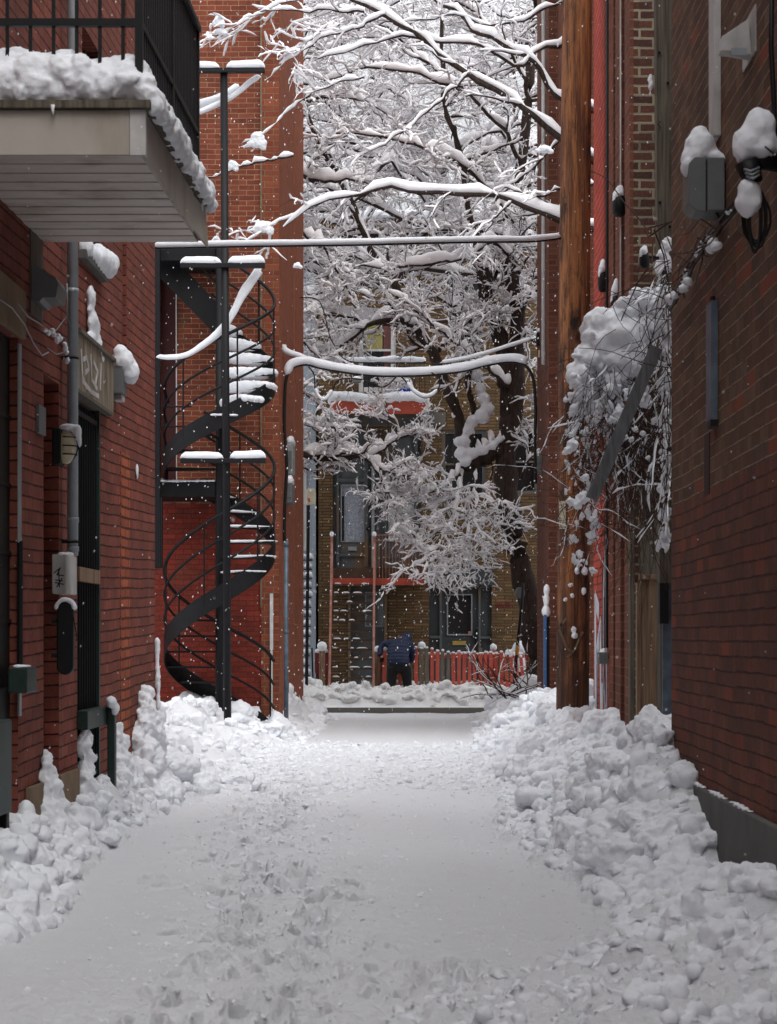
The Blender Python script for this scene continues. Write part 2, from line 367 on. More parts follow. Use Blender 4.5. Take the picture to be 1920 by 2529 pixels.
# utility pole: orange-brown creosoted wood with dark runs
def polemat():
    m, n, b = newmat('creosoted_pole_wood', lin(150, 92, 50), .7, 0, .35)
    tc = n.nodes.new('ShaderNodeTexCoord').outputs['Object']
    a = ramp(n, noise(n, 3.2, 8, tc, .65, (5, 5, .35)), .40, .60)
    c = mixc(n, a, lin(184, 120, 72), lin(104, 62, 42))
    c = mixc(n, ramp(n, noise(n, 2.0, 6, tc, .7, (2.4, 2.4, .8)), .50, .62), c, lin(40, 25, 20))
    c = mixc(n, ramp(n, noise(n, 7, 6, tc, .6, (6, 6, .25)), .58, .72), c, lin(128, 96, 78))
    # the tarred foot
    sp = n.nodes.new('ShaderNodeSeparateXYZ'); n.links.new(tc, sp.inputs[0])
    zz = mth(n, 'ADD', sp.outputs[2], mth(n, 'MULTIPLY', noise(n, 2.6, 7, tc, .7, (3, 3, .8)), 3.4))
    c = mixc(n, ramp(n, mth(n, 'MULTIPLY', zz, .2), .52, .72, (.75, .75, .75, 1), (0, 0, 0, 1)), c, lin(44, 27, 21))
    n.links.new(c, b.inputs['Base Color'])
    c2_ = mixc(n, mth(n, 'MULTIPLY', ramp(n, noise(n, 9, 8, tc, .75, (9, 9, .22)), .52, .60), .8), c, lin(30, 19, 15)); n.links.new(c2_, b.inputs['Base Color'])
    bump(n, b, noise(n, 12, 8, tc, .7, (4, 4, .3)), 1.0, .03)
    return m
M['pole'] = polemat()
M['jacket'] = simple('blue_quilted_jacket', lin(24, 36, 66), .6, 0, var=.2, vs=14)
M['trousers'] = simple('black_trousers', lin(26, 26, 28), .85, 0, var=.2)
M['skin'] = simple('skin', lin(196, 150, 128), .6, 0, var=.08)
M['glove'] = simple('black_glove', lin(24, 24, 26), .8, 0, var=.1)

def snow_cap(blobs, parent=None, name='snow_cap', voxel=.012, rough=.012, sc=.07, mat='snow', base=None, sub=2, it=3):
    "one soft body of snow: overlapping lumps merged by a remesh, then roughened"
    mb = MB()
    for (c, r) in blobs: mb.ball(c, r, sub, .12)
    o = mb.build(name, M[mat], parent, smooth=True, base=base)
    rm = o.modifiers.new('r', 'REMESH'); rm.mode = 'VOXEL'; rm.voxel_size = voxel; rm.use_smooth_shade = True
    sm = o.modifiers.new('s', 'SMOOTH'); sm.iterations = it; sm.factor = .6
    if rough:
        key = f'lump{sc}'
        tx = bpy.data.textures.get(key) or bpy.data.textures.new(key, 'CLOUDS'); tx.noise_scale = sc; tx.noise_depth = 3
        d = o.modifiers.new('d', 'DISPLACE'); d.texture = tx; d.strength = rough * 2.2; d.mid_level = .5; d.texture_coords = 'GLOBAL'
    return o
def ridge(p, q, n, rx, rz, jit=.25):
    p = Vector(p); q = Vector(q); out = []
    for i in range(n):
        t = i / max(n - 1, 1); c = p.lerp(q, t); k = 1 + jit * (rnd.random() - .5)
        out.append((c, (rx * k, rx * k, rz * k)))
    return out
# ------------------------------------------------------------------ the snow-covered ground: one finely modelled sheet
class Grad:
    def __init__(s, seed):
        r = np.random.default_rng(seed); s.p = r.permutation(256); s.p = np.concatenate([s.p, s.p, s.p]); a = r.random(256) * 2 * np.pi
        s.g = np.stack([np.cos(a), np.sin(a)], 1)
    def __call__(s, x, y):
        xi = np.floor(x).astype(int); yi = np.floor(y).astype(int); xf = x - xi; yf = y - yi; xi &= 255; yi &= 255
        u = xf * xf * xf * (xf * (xf * 6 - 15) + 10); v = yf * yf * yf * (yf * (yf * 6 - 15) + 10)
        def gd(i, j, dx, dy):
            k = s.p[s.p[(xi + i)] + ((yi + j) & 255)]; gg = s.g[k]; return gg[..., 0] * dx + gg[..., 1] * dy
        a = gd(0, 0, xf, yf); b = gd(1, 0, xf - 1, yf); c = gd(0, 1, xf, yf - 1); d = gd(1, 1, xf - 1, yf - 1)
        return (a + u * (b - a)) + v * ((c + u * (d - c)) - (a + u * (b - a)))
G1, G2, G3 = Grad(1), Grad(2), Grad(3)
def fbm(x, y, sc, oc=4, g=G1):
    t = 0; a = 1; n = 0
    for i in range(oc): t = t + a * g(x * sc, y * sc); n += a; a *= .5; sc *= 2.03
    return t / n
def sstep(a, b, x):
    t = np.clip((x - a) / (b - a), 0, 1); return t * t * (3 - 2 * t)

# ridge profiles: (Y, toe X, back X, crest height)
LB = [(5.0,-1.95,-2.4,.10),(7.4,-1.85,-2.3,.14),(8.1,-1.62,-2.2,.20),(8.7,-1.52,-2.15,.24),(9.4,-1.54,-2.1,.26),(10.4,-1.68,-2.1,.26),(11.6,-1.72,-2.1,.20),(13.0,-1.68,-2.0,.26),(14.4,-1.62,-2.0,.36),
      (15.6,-1.56,-2.1,.58),(16.3,-1.54,-2.7,.72),(17.4,-1.62,-3.2,.78),(19.0,-1.58,-3.6,.62),(21,-1.52,-3.6,.50),(23,-1.36,-3.6,.44),(25,-1.14,-3.4,.42),(26.5,-1.06,-2.2,.40),(28.5,-.98,-2.0,.52),(30.5,-.92,-2.4,.56),(31.8,-1.2,-3.2,.5),(32.6,-1.9,-5,.40),(33.2,-6,-9,.2)]
RB = [(5.0,.10,2.2,.07),(6.6,.22,2.1,.09),(7.4,.66,2.0,.15),(8.2,1.02,2.0,.24),(8.7,1.10,2.0,.16),(9.2,1.12,2.1,.05),(9.7,1.10,2.1,.06),(10.1,1.08,2.1,.24),(10.8,1.0,2.1,.52),(11.5,.96,2.1,.66),(12.2,.90,2.2,.78),(13.0,.90,2.4,.72),(14.0,.94,2.4,.58),(15.4,.98,2.4,.50),
      (16.6,.96,2.4,.42),(17.8,.94,2.4,.54),(19.0,.92,2.6,.72),(20.2,1.0,2.8,.60),(22,1.06,2.4,.48),(24,1.16,2.3,.62),(26.5,1.28,2.6,.46),(29,1.36,3.4,.42),(31,1.42,3.6,.45),(32.4,1.5,5,.40),(33.2,5,9,.2)]
def prof(T, Y):
    a = np.array(T); return [np.interp(Y, a[:, 0], a[:, i]) for i in (1, 2, 3)]

rows = 1080; cols = 620
Yr = 5.2 * np.exp(np.linspace(0, math.log(42.5 / 5.2), rows)); tt = np.linspace(-.262, .235, cols)
YY = np.repeat(Yr[:, None], cols, 1); XX = tt[None, :] * (YY + .4)
H = .012 * fbm(XX, YY, .55, 3) + .008 * fbm(XX, YY, 4, 3, G2) + .006 * fbm(XX * .5, YY, 14, 4, G3)
# wheel-packed smooth lane, with the churned footpath down the middle and the broken crust further off
foot = np.exp(-((XX + .45 + .045 * (YY - 7) - .12 * np.sin(YY * .9)) / .48) ** 2) * sstep(17.5, 14, YY)
H += 1.7 * foot * (.030 * np.abs(fbm(XX, YY, 4.2, 4, G3)) - .020 * sstep(.12, .32, fbm(XX, YY, 5.5, 2, G2)) + .018 * fbm(XX, YY, 17, 3, G2))
br = sstep(15.6, 17.0, YY) * sstep(26, 22, YY)
H += br * (.055 * np.abs(fbm(XX, YY, 2.2, 4, G2)) + .030 * np.abs(fbm(XX, YY, 8, 3, G3)))
fr = sstep(8.3, 7.0, YY + .35 * fbm(XX, YY, 1.1, 3) - .55 * XX) 
H += fr * (.05 * np.abs(fbm(XX, YY, 3.4, 4, G2)) + .028 * np.abs(fbm(XX, YY, 11, 3, G3)))
nr = sstep(26.5, 27.5, YY) * sstep(33.2, 32.2, YY)
H += nr * (.02 * np.abs(fbm(XX, YY, 1.3, 4, G2)))
# single boot prints: shallow ovals with a raised rim
def dent(cx, cy, a, b, ang, dep):
    r0 = np.searchsorted(Yr, cy - .6); r1 = np.searchsorted(Yr, cy + .6)
    x = XX[r0:r1] - cx; y = YY[r0:r1] - cy; c, s_ = math.cos(ang), math.sin(ang)
    q = np.sqrt(((x * c + y * s_) / a) ** 2 + ((-x * s_ + y * c) / b) ** 2)
    H[r0:r1] += -1.5 * dep * sstep(1.1, .78, q) + dep * .55 * np.exp(-((q - 1.25) / .22) ** 2)
for i in range(46):
    Yp = 6.3 + (i * .235) + rnd.uniform(-.06, .06)
    cx = -.52 - .045 * (Yp - 7) + .12 * math.sin(Yp * .9) + (.13 if i % 2 else -.13) + rnd.uniform(-.12, .12)
    dent(cx, Yp, .055, .14, rnd.uniform(-.4, .4), rnd.uniform(.030, .060))
for i in range(60):
    yy_ = 6.3 * 2.6 ** rnd.random(); dent(-.45 - .045 * (yy_ - 7) + rnd.gauss(0, .28), yy_, .05, .12, rnd.uniform(-.8, .8), rnd.uniform(.018, .045))
for i in range(18):
    dent(rnd.uniform(-.3, .5), rnd.uniform(6.2, 7.6), .06, .13, rnd.uniform(-.9, .9), rnd.uniform(.015, .03))
dent(PX(1160, 7.2), 7.15, .085, .075, 0, .02); dent(PX(1410, 8.2), 8.2, .16, .05, 0, .02)
# two very faint wheel tracks
for cx in (-.62, .62):
    H -= .008 * np.exp(-((XX - cx - .02 * (YY - 10)) / .17) ** 2) * (1 - fr)
BASE = H.copy()

def bank(T, side):
    toe, back, top = prof(T, YY)
    toe = toe + .16 * fbm(XX * .4, YY, 1.6, 3, G3)
    t = (XX - toe) / (back - toe)
    rise = sstep(0, .62, t) * np.where(t > 0, 1, 0)
    return np.where(t > 0, top * rise, 0), t
Lh, Lt = bank(LB, -1); Rh, Rt = bank(RB, 1)
Bk = np.maximum(Lh, Rh)
H += Bk * (.86 + .30 * fbm(XX, YY, 1.3, 3, G2)) 
H0 = H.copy()
# shovelled lumps: domes stamped over the banks
def domes(T, n, rmin, rmax, tlo, thi, seed, y0, y1, lift=.45):
    r = np.random.default_rng(seed)
    for i in range(n):
        Y0 = math.exp(r.uniform(math.log(y0), math.log(y1))); toe, back, top = [float(v) for v in prof(T, Y0)]
        t = r.uniform(tlo, thi); X0 = toe + (back - toe) * t
        rr = rmin * (rmax / rmin) ** (r.random() ** 1.6)
        if t < .05: rr *= .6
        base = top * .8 * float(sstep(0, .6, np.array(t)))
        r0 = np.searchsorted(Yr, Y0 - rr * 1.3); r1 = np.searchsorted(Yr, Y0 + rr * 1.3) + 1
        tc = X0 / (Y0 + .4); dt = rr * 1.4 / (Y0 - rr)
        c0 = np.searchsorted(tt, tc - dt); c1 = np.searchsorted(tt, tc + dt) + 1
        if r1 - r0 < 2 or c1 - c0 < 2: continue
        x = XX[r0:r1, c0:c1] - X0; y = YY[r0:r1, c0:c1] - Y0
        ang = r.uniform(0, 3.14); e = r.uniform(.72, 1.2); ca, sa = math.cos(ang), math.sin(ang)
        xr = (x * ca + y * sa) * e; yr = (-x * sa + y * ca) / e
        d2 = (np.abs(xr) ** 2.4 + np.abs(yr) ** 2.4) ** (1 / 1.2) / (rr * rr)
        d2 = d2 * (1 + .55 * fbm(x + X0 * 3, y + Y0 * 3, 1.1 / rr, 2, G2))
        kz = r.uniform(.6, 1.25)
        sub = H[r0:r1, c0:c1]
        loc = H0[r0:r1, c0:c1]; q = np.clip(1 - d2, 0, 1)
        z = .72 * loc + .28 * (base + .02) + rr * (.62 * np.sqrt(q) - .10) * kz + .22 * (ca * x + sa * y) * q
        H[r0:r1, c0:c1] = np.where(d2 < 1, np.maximum(sub, z), sub)
domes(LB, 900, .035, .17, -.08, 1, 1, 6.3, 16); domes(LB, 700, .05, .24, -.05, .8, 2, 15.5, 32)
domes(RB, 1700, .03, .18, -.10, 1, 3, 5.8, 16.5); domes(RB, 700, .05, .24, -.06, .8, 4, 16, 32)
H0 = H.copy(); domes(RB, 1800, .018, .06, -.18, .8, 5, 5.6, 14, .2); domes(LB, 900, .018, .06, -.15, .8, 6, 5.6, 15, .2)
bm_ = np.clip(np.maximum(Lh, Rh) / .15, 0, 1)
H += bm_ * (.030 * fbm(XX, YY, 6, 4, G3) + .022 * np.abs(fbm(XX, YY, 13, 3, G1)) + .009 * fbm(XX, YY, 34, 3, G2))
# the ploughed street: bare slush strip, then a lumpy dirty bank along the far side
st = sstep(32.9, 33.3, YY + .12 * fbm(XX, YY, 1.2, 3))
H = np.where(YY > 33.2, .0, H) * (1 - st) + st * (-.035)
fb = sstep(36.6, 37.0, YY + .5 * fbm(XX, YY, .7, 3)) 
H = H * (1 - fb) + fb * (.17 * sstep(36.6, 37.5, YY) * sstep(40.5, 38.2, YY) + .06 + .42 * np.abs(fbm(XX, YY, 1.6, 4, G2)) * sstep(39.5, 38.3, YY) + .22 * np.abs(fbm(XX, YY, 4, 3, G3)) * sstep(39, 38, YY))
# keep the snow off the doorway gap of the wall planes: it simply runs into them
V = np.stack([XX.ravel(), YY.ravel(), H.ravel()], 1).astype(np.float32)
ii = np.arange(rows * cols).reshape(rows, cols)
def sheet(name, r0, r1, mat):
    sub = V[r0 * cols:(r1 + 1) * cols]; nr_ = r1 - r0
    jj = np.arange((nr_ + 1) * cols).reshape(nr_ + 1, cols)
    q = np.stack([jj[:-1, :-1], jj[:-1, 1:], jj[1:, 1:], jj[1:, :-1]], -1).reshape(-1, 4)
    me = bpy.data.meshes.new(name); me.vertices.add(len(sub)); me.vertices.foreach_set('co', sub.ravel())
    me.loops.add(q.size); me.loops.foreach_set('vertex_index', q.astype(np.int32).ravel())
    me.polygons.add(len(q)); me.polygons.foreach_set('loop_start', np.arange(0, q.size, 4, dtype=np.int32))
    me.polygons.foreach_set('loop_total', np.full(len(q), 4, np.int32)); me.update(calc_edges=True); me.validate()
    return finish_mesh(name, me, mat, None, True)
rs = int(np.searchsorted(Yr, 33.05)); rf = int(np.searchsorted(Yr, 36.5))
o = sheet('snow_ground', 0, rs, M['snow_ground']); tag(o, 'trodden snow covering the alley floor with shovelled banks along both walls', None, kind='structure')
o = sheet('road', rs, rf, M['slush']); tag(o, 'bare wet strip of the ploughed cross street', None, kind='structure')
o = sheet('far_pavement', rf, rows - 1, M['snow_dirty']); tag(o, 'dirty ploughed snow along the far pavement of the cross street', None, kind='structure')
mb = MB(); n_ = 24
xs = [-400, -120, -40, -15, -8, 8, 15, 40, 120, 400]; ys = [-300, -60, -10, 5, 20, 33, 45, 90, 300, 900]
mb.add([(x, y, -.09) for y in ys for x in xs], [(j*10+i, j*10+i+1, (j+1)*10+i+1, (j+1)*10+i) for j in range(9) for i in range(9)])
o = mb.build('ground', M['snow']); tag(o, 'snow-covered ground of the neighbourhood', None, kind='structure')

def ground_z(x, y):
    r = int(np.clip(np.searchsorted(Yr, y), 0, rows - 1)); c = int(np.clip(np.searchsorted(tt, x / (y + .4)), 0, cols - 1)); return float(H[r, c])
# shovelled chunks heaped on the banks: thousands of irregular lumps, one body of snow per bank
BV = np.array(ICO[2][0]); BF = np.array(ICO[2][1]); BV3 = np.array(ICO[3][0]); BF3 = np.array(ICO[3][1])
def chunks(name, label, pos, rad, seed, mat, vox=.012):
    "pos (N,3) surface points, rad (N,)"
    r = np.random.default_rng(seed); allv = []; allf = []; n0 = 0
    for big in (False, True):
        sel = (rad > .07) == big
        if not sel.any(): continue
        V0, F0 = (BV3, BF3) if big else (BV, BF)
        p, R_ = pos[sel], rad[sel]; N = len(R_); v = np.repeat(V0[None], N, 0)
        nz = 0
        for fq, am in ((1.6, .16), (3.1, .11), (6.0, .055), (11., .03)) if big else ((1.7, .18), (3.4, .12), (6.5, .05)):
            for _ in range(2):
                k = r.normal(size=(N, 1, 3)); k /= np.linalg.norm(k, axis=2, keepdims=True); nz = nz + am * np.cos((v * k).sum(2) * fq + r.uniform(0, 6.28, (N, 1)))
        v = v * (1 + nz[..., None]) * (r.uniform(.75, 1.2, (N, 1, 3)))
        for _ in range(2):      # broken faces, as a shovel leaves them
            k = r.normal(size=(N, 1, 3)); k /= np.linalg.norm(k, axis=2, keepdims=True); d = (v * k).sum(2); lim = r.uniform(.35, 1.2, (N, 1)); v = v - k * np.clip(d - lim, 0, None)[..., None] * .9
        v[..., 2] *= .82; v = v * R_[:, None, None] + p[:, None]; v[..., 2] += (R_ * r.uniform(-.35, .22, N))[:, None]
        allv.append(v.reshape(-1, 3)); allf.append((F0[None] + (np.arange(N) * len(V0))[:, None, None]).reshape(-1, 3) + n0); n0 += N * len(V0)
    v = np.concatenate(allv).astype(np.float32); f = np.concatenate(allf).astype(np.int32)
    me = bpy.data.meshes.new(name); me.vertices.add(len(v)); me.vertices.foreach_set('co', v.ravel()); me.loops.add(f.size); me.loops.foreach_set('vertex_index', f.ravel())
    me.polygons.add(len(f)); me.polygons.foreach_set('loop_start', np.arange(0, f.size, 3, dtype=np.int32)); me.polygons.foreach_set('loop_total', np.full(len(f), 3, np.int32)); me.update(calc_edges=True)
    o = finish_mesh(name, me, mat, None, True)
    rm = o.modifiers.new('r', 'REMESH'); rm.mode = 'VOXEL'; rm.voxel_size = vox; rm.use_smooth_shade = True
    sm = o.modifiers.new('s', 'SMOOTH'); sm.iterations = 1; sm.factor = .5
    for sc, st_ in ((.018, .018), (.05, .040), (.16, .05)):
        tx = bpy.data.textures.get(f'bank{sc}') or bpy.data.textures.new(f'bank{sc}', 'CLOUDS'); tx.noise_scale = sc; tx.noise_depth = 4
        d = o.modifiers.new('d', 'DISPLACE'); d.texture = tx; d.strength = st_; d.texture_coords = 'GLOBAL'
    return tag(o, label, None, kind='stuff')
def scatter(T, n, y0, y1, rmin, rmax, seed, tlo=-.10, thi=.95, pw=2.6):
    r = np.random.default_rng(seed); Y0 = np.exp(r.uniform(math.log(y0), math.log(y1), n)); toe, back, top = prof(T, Y0); t = tlo + (thi - tlo) * r.random(n) ** 1.15
    X0 = toe + (back - toe) * t; R_ = rmin * (rmax / rmin) ** (r.random(n) ** pw); R_ = np.where(t < .04, np.minimum(R_, .06), R_)
    R_ = np.where((r.random(n) < .5) & (t < .12), R_ * .6, R_)
    R_ = np.where((Y0 < 8.7) & (T is RB), np.minimum(R_ * .8, .022 + .07 * np.clip(X0 - .7, 0, 1)), R_)
    ri = np.clip(np.searchsorted(Yr, Y0), 0, rows - 1); ci = np.clip(np.searchsorted(tt, X0 / (Y0 + .4)), 0, cols - 1)
    Z0 = H[ri, ci]; ok = (X0 / (Y0 + .4) > tt[0]) & (X0 / (Y0 + .4) < tt[-1]); ok &= ~((X0 < LW.X(Y0) + R_ * .6) & (Y0 < 15.9)) & ~((X0 > RW.X(Y0) - R_ * .6) & (Y0 < 11.9))
    return np.stack([X0, Y0, Z0], 1)[ok], R_[ok]
def cat(*a): return np.concatenate([x[0] for x in a]), np.concatenate([x[1] for x in a])
p_, r_ = cat(scatter(LB, 1900, 6.3, 15.6, .014, .10, 1), scatter(LB, 900, 15.4, 31.5, .03, .20, 2, thi=.8))
chunks('snow_bank', 'lumpy bank of shovelled snow along the left wall', p_, r_, 3, M['snow'])
p_, r_ = cat(scatter(RB, 4600, 5.9, 15.6, .013, .125, 4), scatter(RB, 900, 15.4, 31.5, .03, .20, 5, thi=.8))
chunks('snow_bank', 'tall lumpy bank of shovelled snow along the right wall', p_, r_, 6, M['snow'])
r9 = np.random.default_rng(44); n = 900; X0 = r9.uniform(-4, 3.2, n); Y0 = r9.uniform(36.8, 38.2, n); ri = np.searchsorted(Yr, Y0); ci = np.clip(np.searchsorted(tt, X0 / (Y0 + .4)), 0, cols - 1)
chunks('ploughed_snow', 'dirty ploughed snow chunks along the far kerb', np.stack([X0, Y0, H[ri, ci]], 1), .03 * 4 ** (r9.random(n) ** 2), 8, M['snow_dirty'], .03)
def crumbs(n, fx_, seed, rmax):
    r = np.random.default_rng(seed); Y0 = 6.2 * (23 / 6.2) ** r.random(n); X0 = fx_(r, Y0); ri = np.clip(np.searchsorted(Yr, Y0), 0, rows - 1); ci = np.clip(np.searchsorted(tt, X0 / (Y0 + .4)), 0, cols - 1)
    return np.stack([X0, Y0, H[ri, ci]], 1), .005 * (rmax / .005) ** (r.random(n) ** 2.2) * np.clip(Y0 / 11, .6, 1.5)
a_ = crumbs(2600, lambda r, Y: -.45 - .045 * (Y - 7) + r.normal(size=len(Y)) * .30, 70, .022); b_ = crumbs(1500, lambda r, Y: r.uniform(-1.3, .95, len(Y)), 71, .016)
r7 = np.random.default_rng(72); n7 = 2200; Y7 = r7.uniform(16.2, 23.5, n7); X7 = r7.uniform(-1.45, .95, n7); c_ = (np.stack([X7, Y7, H[np.searchsorted(Yr, Y7), np.searchsorted(tt, X7 / (Y7 + .4))]], 1), .010 + .028 * r7.random(n7) ** 3)
o = chunks('snow_crumbs', 'small loose snow crumbs kicked over the lane', *cat(a_, b_, c_), 73, M['snow'], .008); o.modifiers.clear()
# loose lumps that rolled off the banks
for (px, py, r, lab) in ((503, 1908, .125, 'big rounded snow lump lying on the alley floor off the left bank'),
                         (590, 1905, .115, 'rough snow lump just right of the big rounded one'),
                         (638, 1935, .05, 'small snow lump, rightmost of three off the left bank'),
                         (268, 2068, .07, 'oval snow lump alone at the foot of the left bank'),
                         (1565, 1985, .0, ''), (1490, 2100, .13, 'flat-topped boxy snow chunk on the right bank'),
                         (1325, 1965, .11, 'greyish snow chunk at the toe of the right bank')):
    if not r: continue
    for Y in np.linspace(7, 24, 400):
        p = P(px, py + r * .8 * FP / Y, Y)
        if p.z <= ground_z(p.x, p.y) + .01: break
    o = chunks('snow_lump', lab, np.array([[p.x, p.y, ground_z(p.x, p.y) + r * .42]]), np.array([r * 1.12]), int(px), M['snow'], .010); del o['kind']
    org = Vector((p.x, p.y, ground_z(p.x, p.y))); o.data.transform(Matrix.Translation(-org)); o.location = org; ORG[o.name] = org
    tag(o, lab, 'snow lump', 'loose snow lumps beside the banks')
# ------------------------------------------------------------------ left building along the alley
def body(mb, x0, x1, y0, y1, z1, skip=()):
    "roof, back and ends of a building block whose alley face is built separately"
    if 'roof' not in skip: mb.add([(x0,y0,z1),(x1,y0,z1),(x1,y1,z1),(x0,y1,z1)], [(0,1,2,3)])
    if 'near' not in skip: mb.add([(x0,y0,-.3),(x1,y0,-.3),(x1,y0,z1),(x0,y0,z1)], [(0,1,2,3)])
    if 'far' not in skip: mb.add([(x0,y1,-.3),(x1,y1,-.3),(x1,y1,z1),(x0,y1,z1)], [(0,1,2,3)])
    if 'x0' not in skip: mb.add([(x0,y0,-.3),(x0,y1,-.3),(x0,y1,z1),(x0,y0,z1)], [(0,1,2,3)])
    if 'x1' not in skip: mb.add([(x1,y0,-.3),(x1,y1,-.3),(x1,y1,z1),(x1,y0,z1)], [(0,1,2,3)])
def flat_roof(x0, x1, y0, y1, z, parent):
    mb = MB(); mb.box((x0, y0, z), (x1, y1, z + .12)); r = mb.build('roof', M['snow'], parent); return r

LH = 9.0  # wall raised, and run on unseen behind the camera, to darken the foreground
lb = thing('brick_building', 'long painted red brick building with a barred door and snowy balcony', 'building', (-4.4, 6, 0))
ya = LW.Yat
gar = (7.6, ya(45), -.3, PZ(835, ya(45)), .045)
slot = (ya(108), ya(146), -.3, PZ(935, ya(125)), .16, True)
bdoor = (ya(191), ya(246), -.3, PZ(1010, ya(246)), .22)
win = (ya(203), ya(245), PZ(672, ya(247)), PZ(672, ya(247)) + 1.45, .16)
slit = (ya(303), ya(313), PZ(900, ya(308)), 7.0, .05, True)
mb = MB(); hole_wall(mb, LW, -14, 15.8, -.3, LH, [gar, slot, bdoor, win, slit], .2)
x1 = LW.X(15.8); mb.add([(-7, 15.8, -.3), (x1, 15.8, -.3), (x1, 15.8, LH), (-7, 15.8, LH)], [(0,1,2,3)])
mb.add([(-7, -14, -.3), (LW.X(-14), -14, -.3), (LW.X(-14), -14, LH), (-7, -14, LH)], [(0,1,2,3)])
mb.add([(-7, -14, -.3), (-7, 15.8, -.3), (-7, 15.8, LH), (-7, -14, LH)], [(0,1,2,3)])
mb.build('wall', M['brick_left'], lb)
flat_roof(-7, LW.X(-14) - .02, -14, 15.8, LH, lb)
# orange column of later bricks
mb = MB(); mb.fbox(LW, ya(298), ya(320), -.2, PZ(1120, ya(308)), 0, .004); mb.build('brick_column', M['brick_left_orange'], lb)
# soldier course over the slot, stone lintel over the dark opening
mb = MB(); mb.fbox(LW, 7.5, ya(52), PZ(835, ya(45)) + .002, PZ(835, ya(45)) + .26, 0, .03); mb.build('stone_lintel', M['stone'], lb, bevel=.006)
# near-black panel standing in for the unlit garage inside, with a pale metal edge
g = MB(); g.fbox(LW, gar[0], gar[1], -.3, gar[3], -.07, -.045); gd = g.build('garage_backing', M['dark'], lb)
mb = MB()
for k in range(7): mb.fbox(LW, gar[0], gar[1], .25 + k * .36, .27 + k * .36, -.0445, -.035)
mb.build('panel_rib', M['black_iron'], gd)
mb = MB(); mb.fbox(LW, ya(43), ya(48.5), PZ(1768, ya(46)), gar[3] - .03, .002, .012); mb.build('door_trim', M['grey_metal'], lb)
# barred door: panel, bars, cross rail
dr = MB(); dr.fbox(LW, bdoor[0] + .01, bdoor[1] - .01, -.2, bdoor[3] - .01, -.1, -.05); door = dr.build('door', M['dark'], lb)
mb = MB(); dd = (bdoor[1] - bdoor[0]); zc = PZ(1420, ya(220))
mb.fbox(LW, bdoor[0] + .03, bdoor[1] - .03, zc - .05, zc + .04, -.045, .012); mb.build('cross_rail', M['wood_tan'], door, bevel=.004)
mb = MB()
for k in range(9):
    u = bdoor[0] + .06 + (dd - .12) * k / 8; mb.tube([LW(u, -.1, -.015), LW(u, bdoor[3] - .05, -.015)], .009, 6)
for z in (.35, bdoor[3] - .12): mb.fbox(LW, bdoor[0] + .02, bdoor[1] - .02, z, z + .03, -.03, -.005)
mb.build('security_bars', M['black_iron'], door)
mb = MB(); mb.fbox(LW, bdoor[1] - .045, bdoor[1], -.1, bdoor[3], -.02, .006); mb.build('door_frame', M['green_paint'], lb)
# window with sill above the board
wd = MB(); wd.fbox(LW, win[0], win[1], win[2], win[3], -.155, -.13); wn_ = wd.build('window', M['dark_glass'], lb)
mb = MB()
for (a, b, c, d) in ((win[0], win[1], win[2], win[2] + .06), (win[0], win[0] + .06, win[2], win[3]), (win[1] - .06, win[1], win[2], win[3]), (win[0], win[1], (win[2] + win[3]) / 2, (win[2] + win[3]) / 2 + .05)):
    mb.fbox(LW, a, b, c, d, -.13, -.08)
mb.build('window_frame', M['wood_dark'], wn_)
sl_ = MB(); sl_.fbox(LW, win[0] - .12, win[1] + .10, win[2] - .06, win[2], -.1, .05); sill = sl_.build('window_sill', M['concrete'], wn_, bevel=.005)
snow_cap(ridge(LW(win[0] - .05, win[2] + .03, .03), LW(win[0] + .5, win[2] + .02, .03), 7, .05, .07) + ridge(LW(win[1] - .25, win[2] + .05, .03), LW(win[1] + .02, win[2] + .05, .04), 4, .085, .10), lb)
# stone plinth patches at the foot
mb = MB(); mb.fbox(LW, ya(62), ya(104), -.1, PZ(1935, ya(90)), .002, .03); mb.build('plinth', M['stone'], lb, bevel=.006)
mb = MB(); mb.fbox(LW, ya(140), ya(186), -.1, PZ(1905, ya(165)), .002, .03); mb.build('plinth', M['stone'], lb, bevel=.006)

# --- things fixed on the left wall
def wt(px, py, off=0): u, z = LW.at(px, py, off); return u, z
# downpipe
u, z = wt(178, 1400, .06); mb = MB()
mb.tube([LW(u, PZ(1372, u), .065), LW(u, LH, .065)], .033, 14); dp = mb.build('downpipe', M['grey_metal'], None, True, base=LW(u, PZ(1372, u), .065))
tag(dp, 'grey steel downpipe running up the left red brick wall', 'downpipe')
mb = MB()
for zz in (PZ(1290, u), PZ(725, u), PZ(1370, u) + .02): mb.tube([LW(u, zz, .065), LW(u, zz + .03, .065)], .037, 14)
mb.build('pipe_collar', M['grey_metal'], dp, True)
mb = MB()
for zz in (PZ(888, u), PZ(1342, u)): mb.tube([LW(u, zz, .065), LW(u, zz + .012, .065)], .0375, 14); mb.fbox(LW, u - .01, u + .01, zz, zz + .02, 0, .04)
mb.build('pipe_clamp', M['black_iron'], dp)
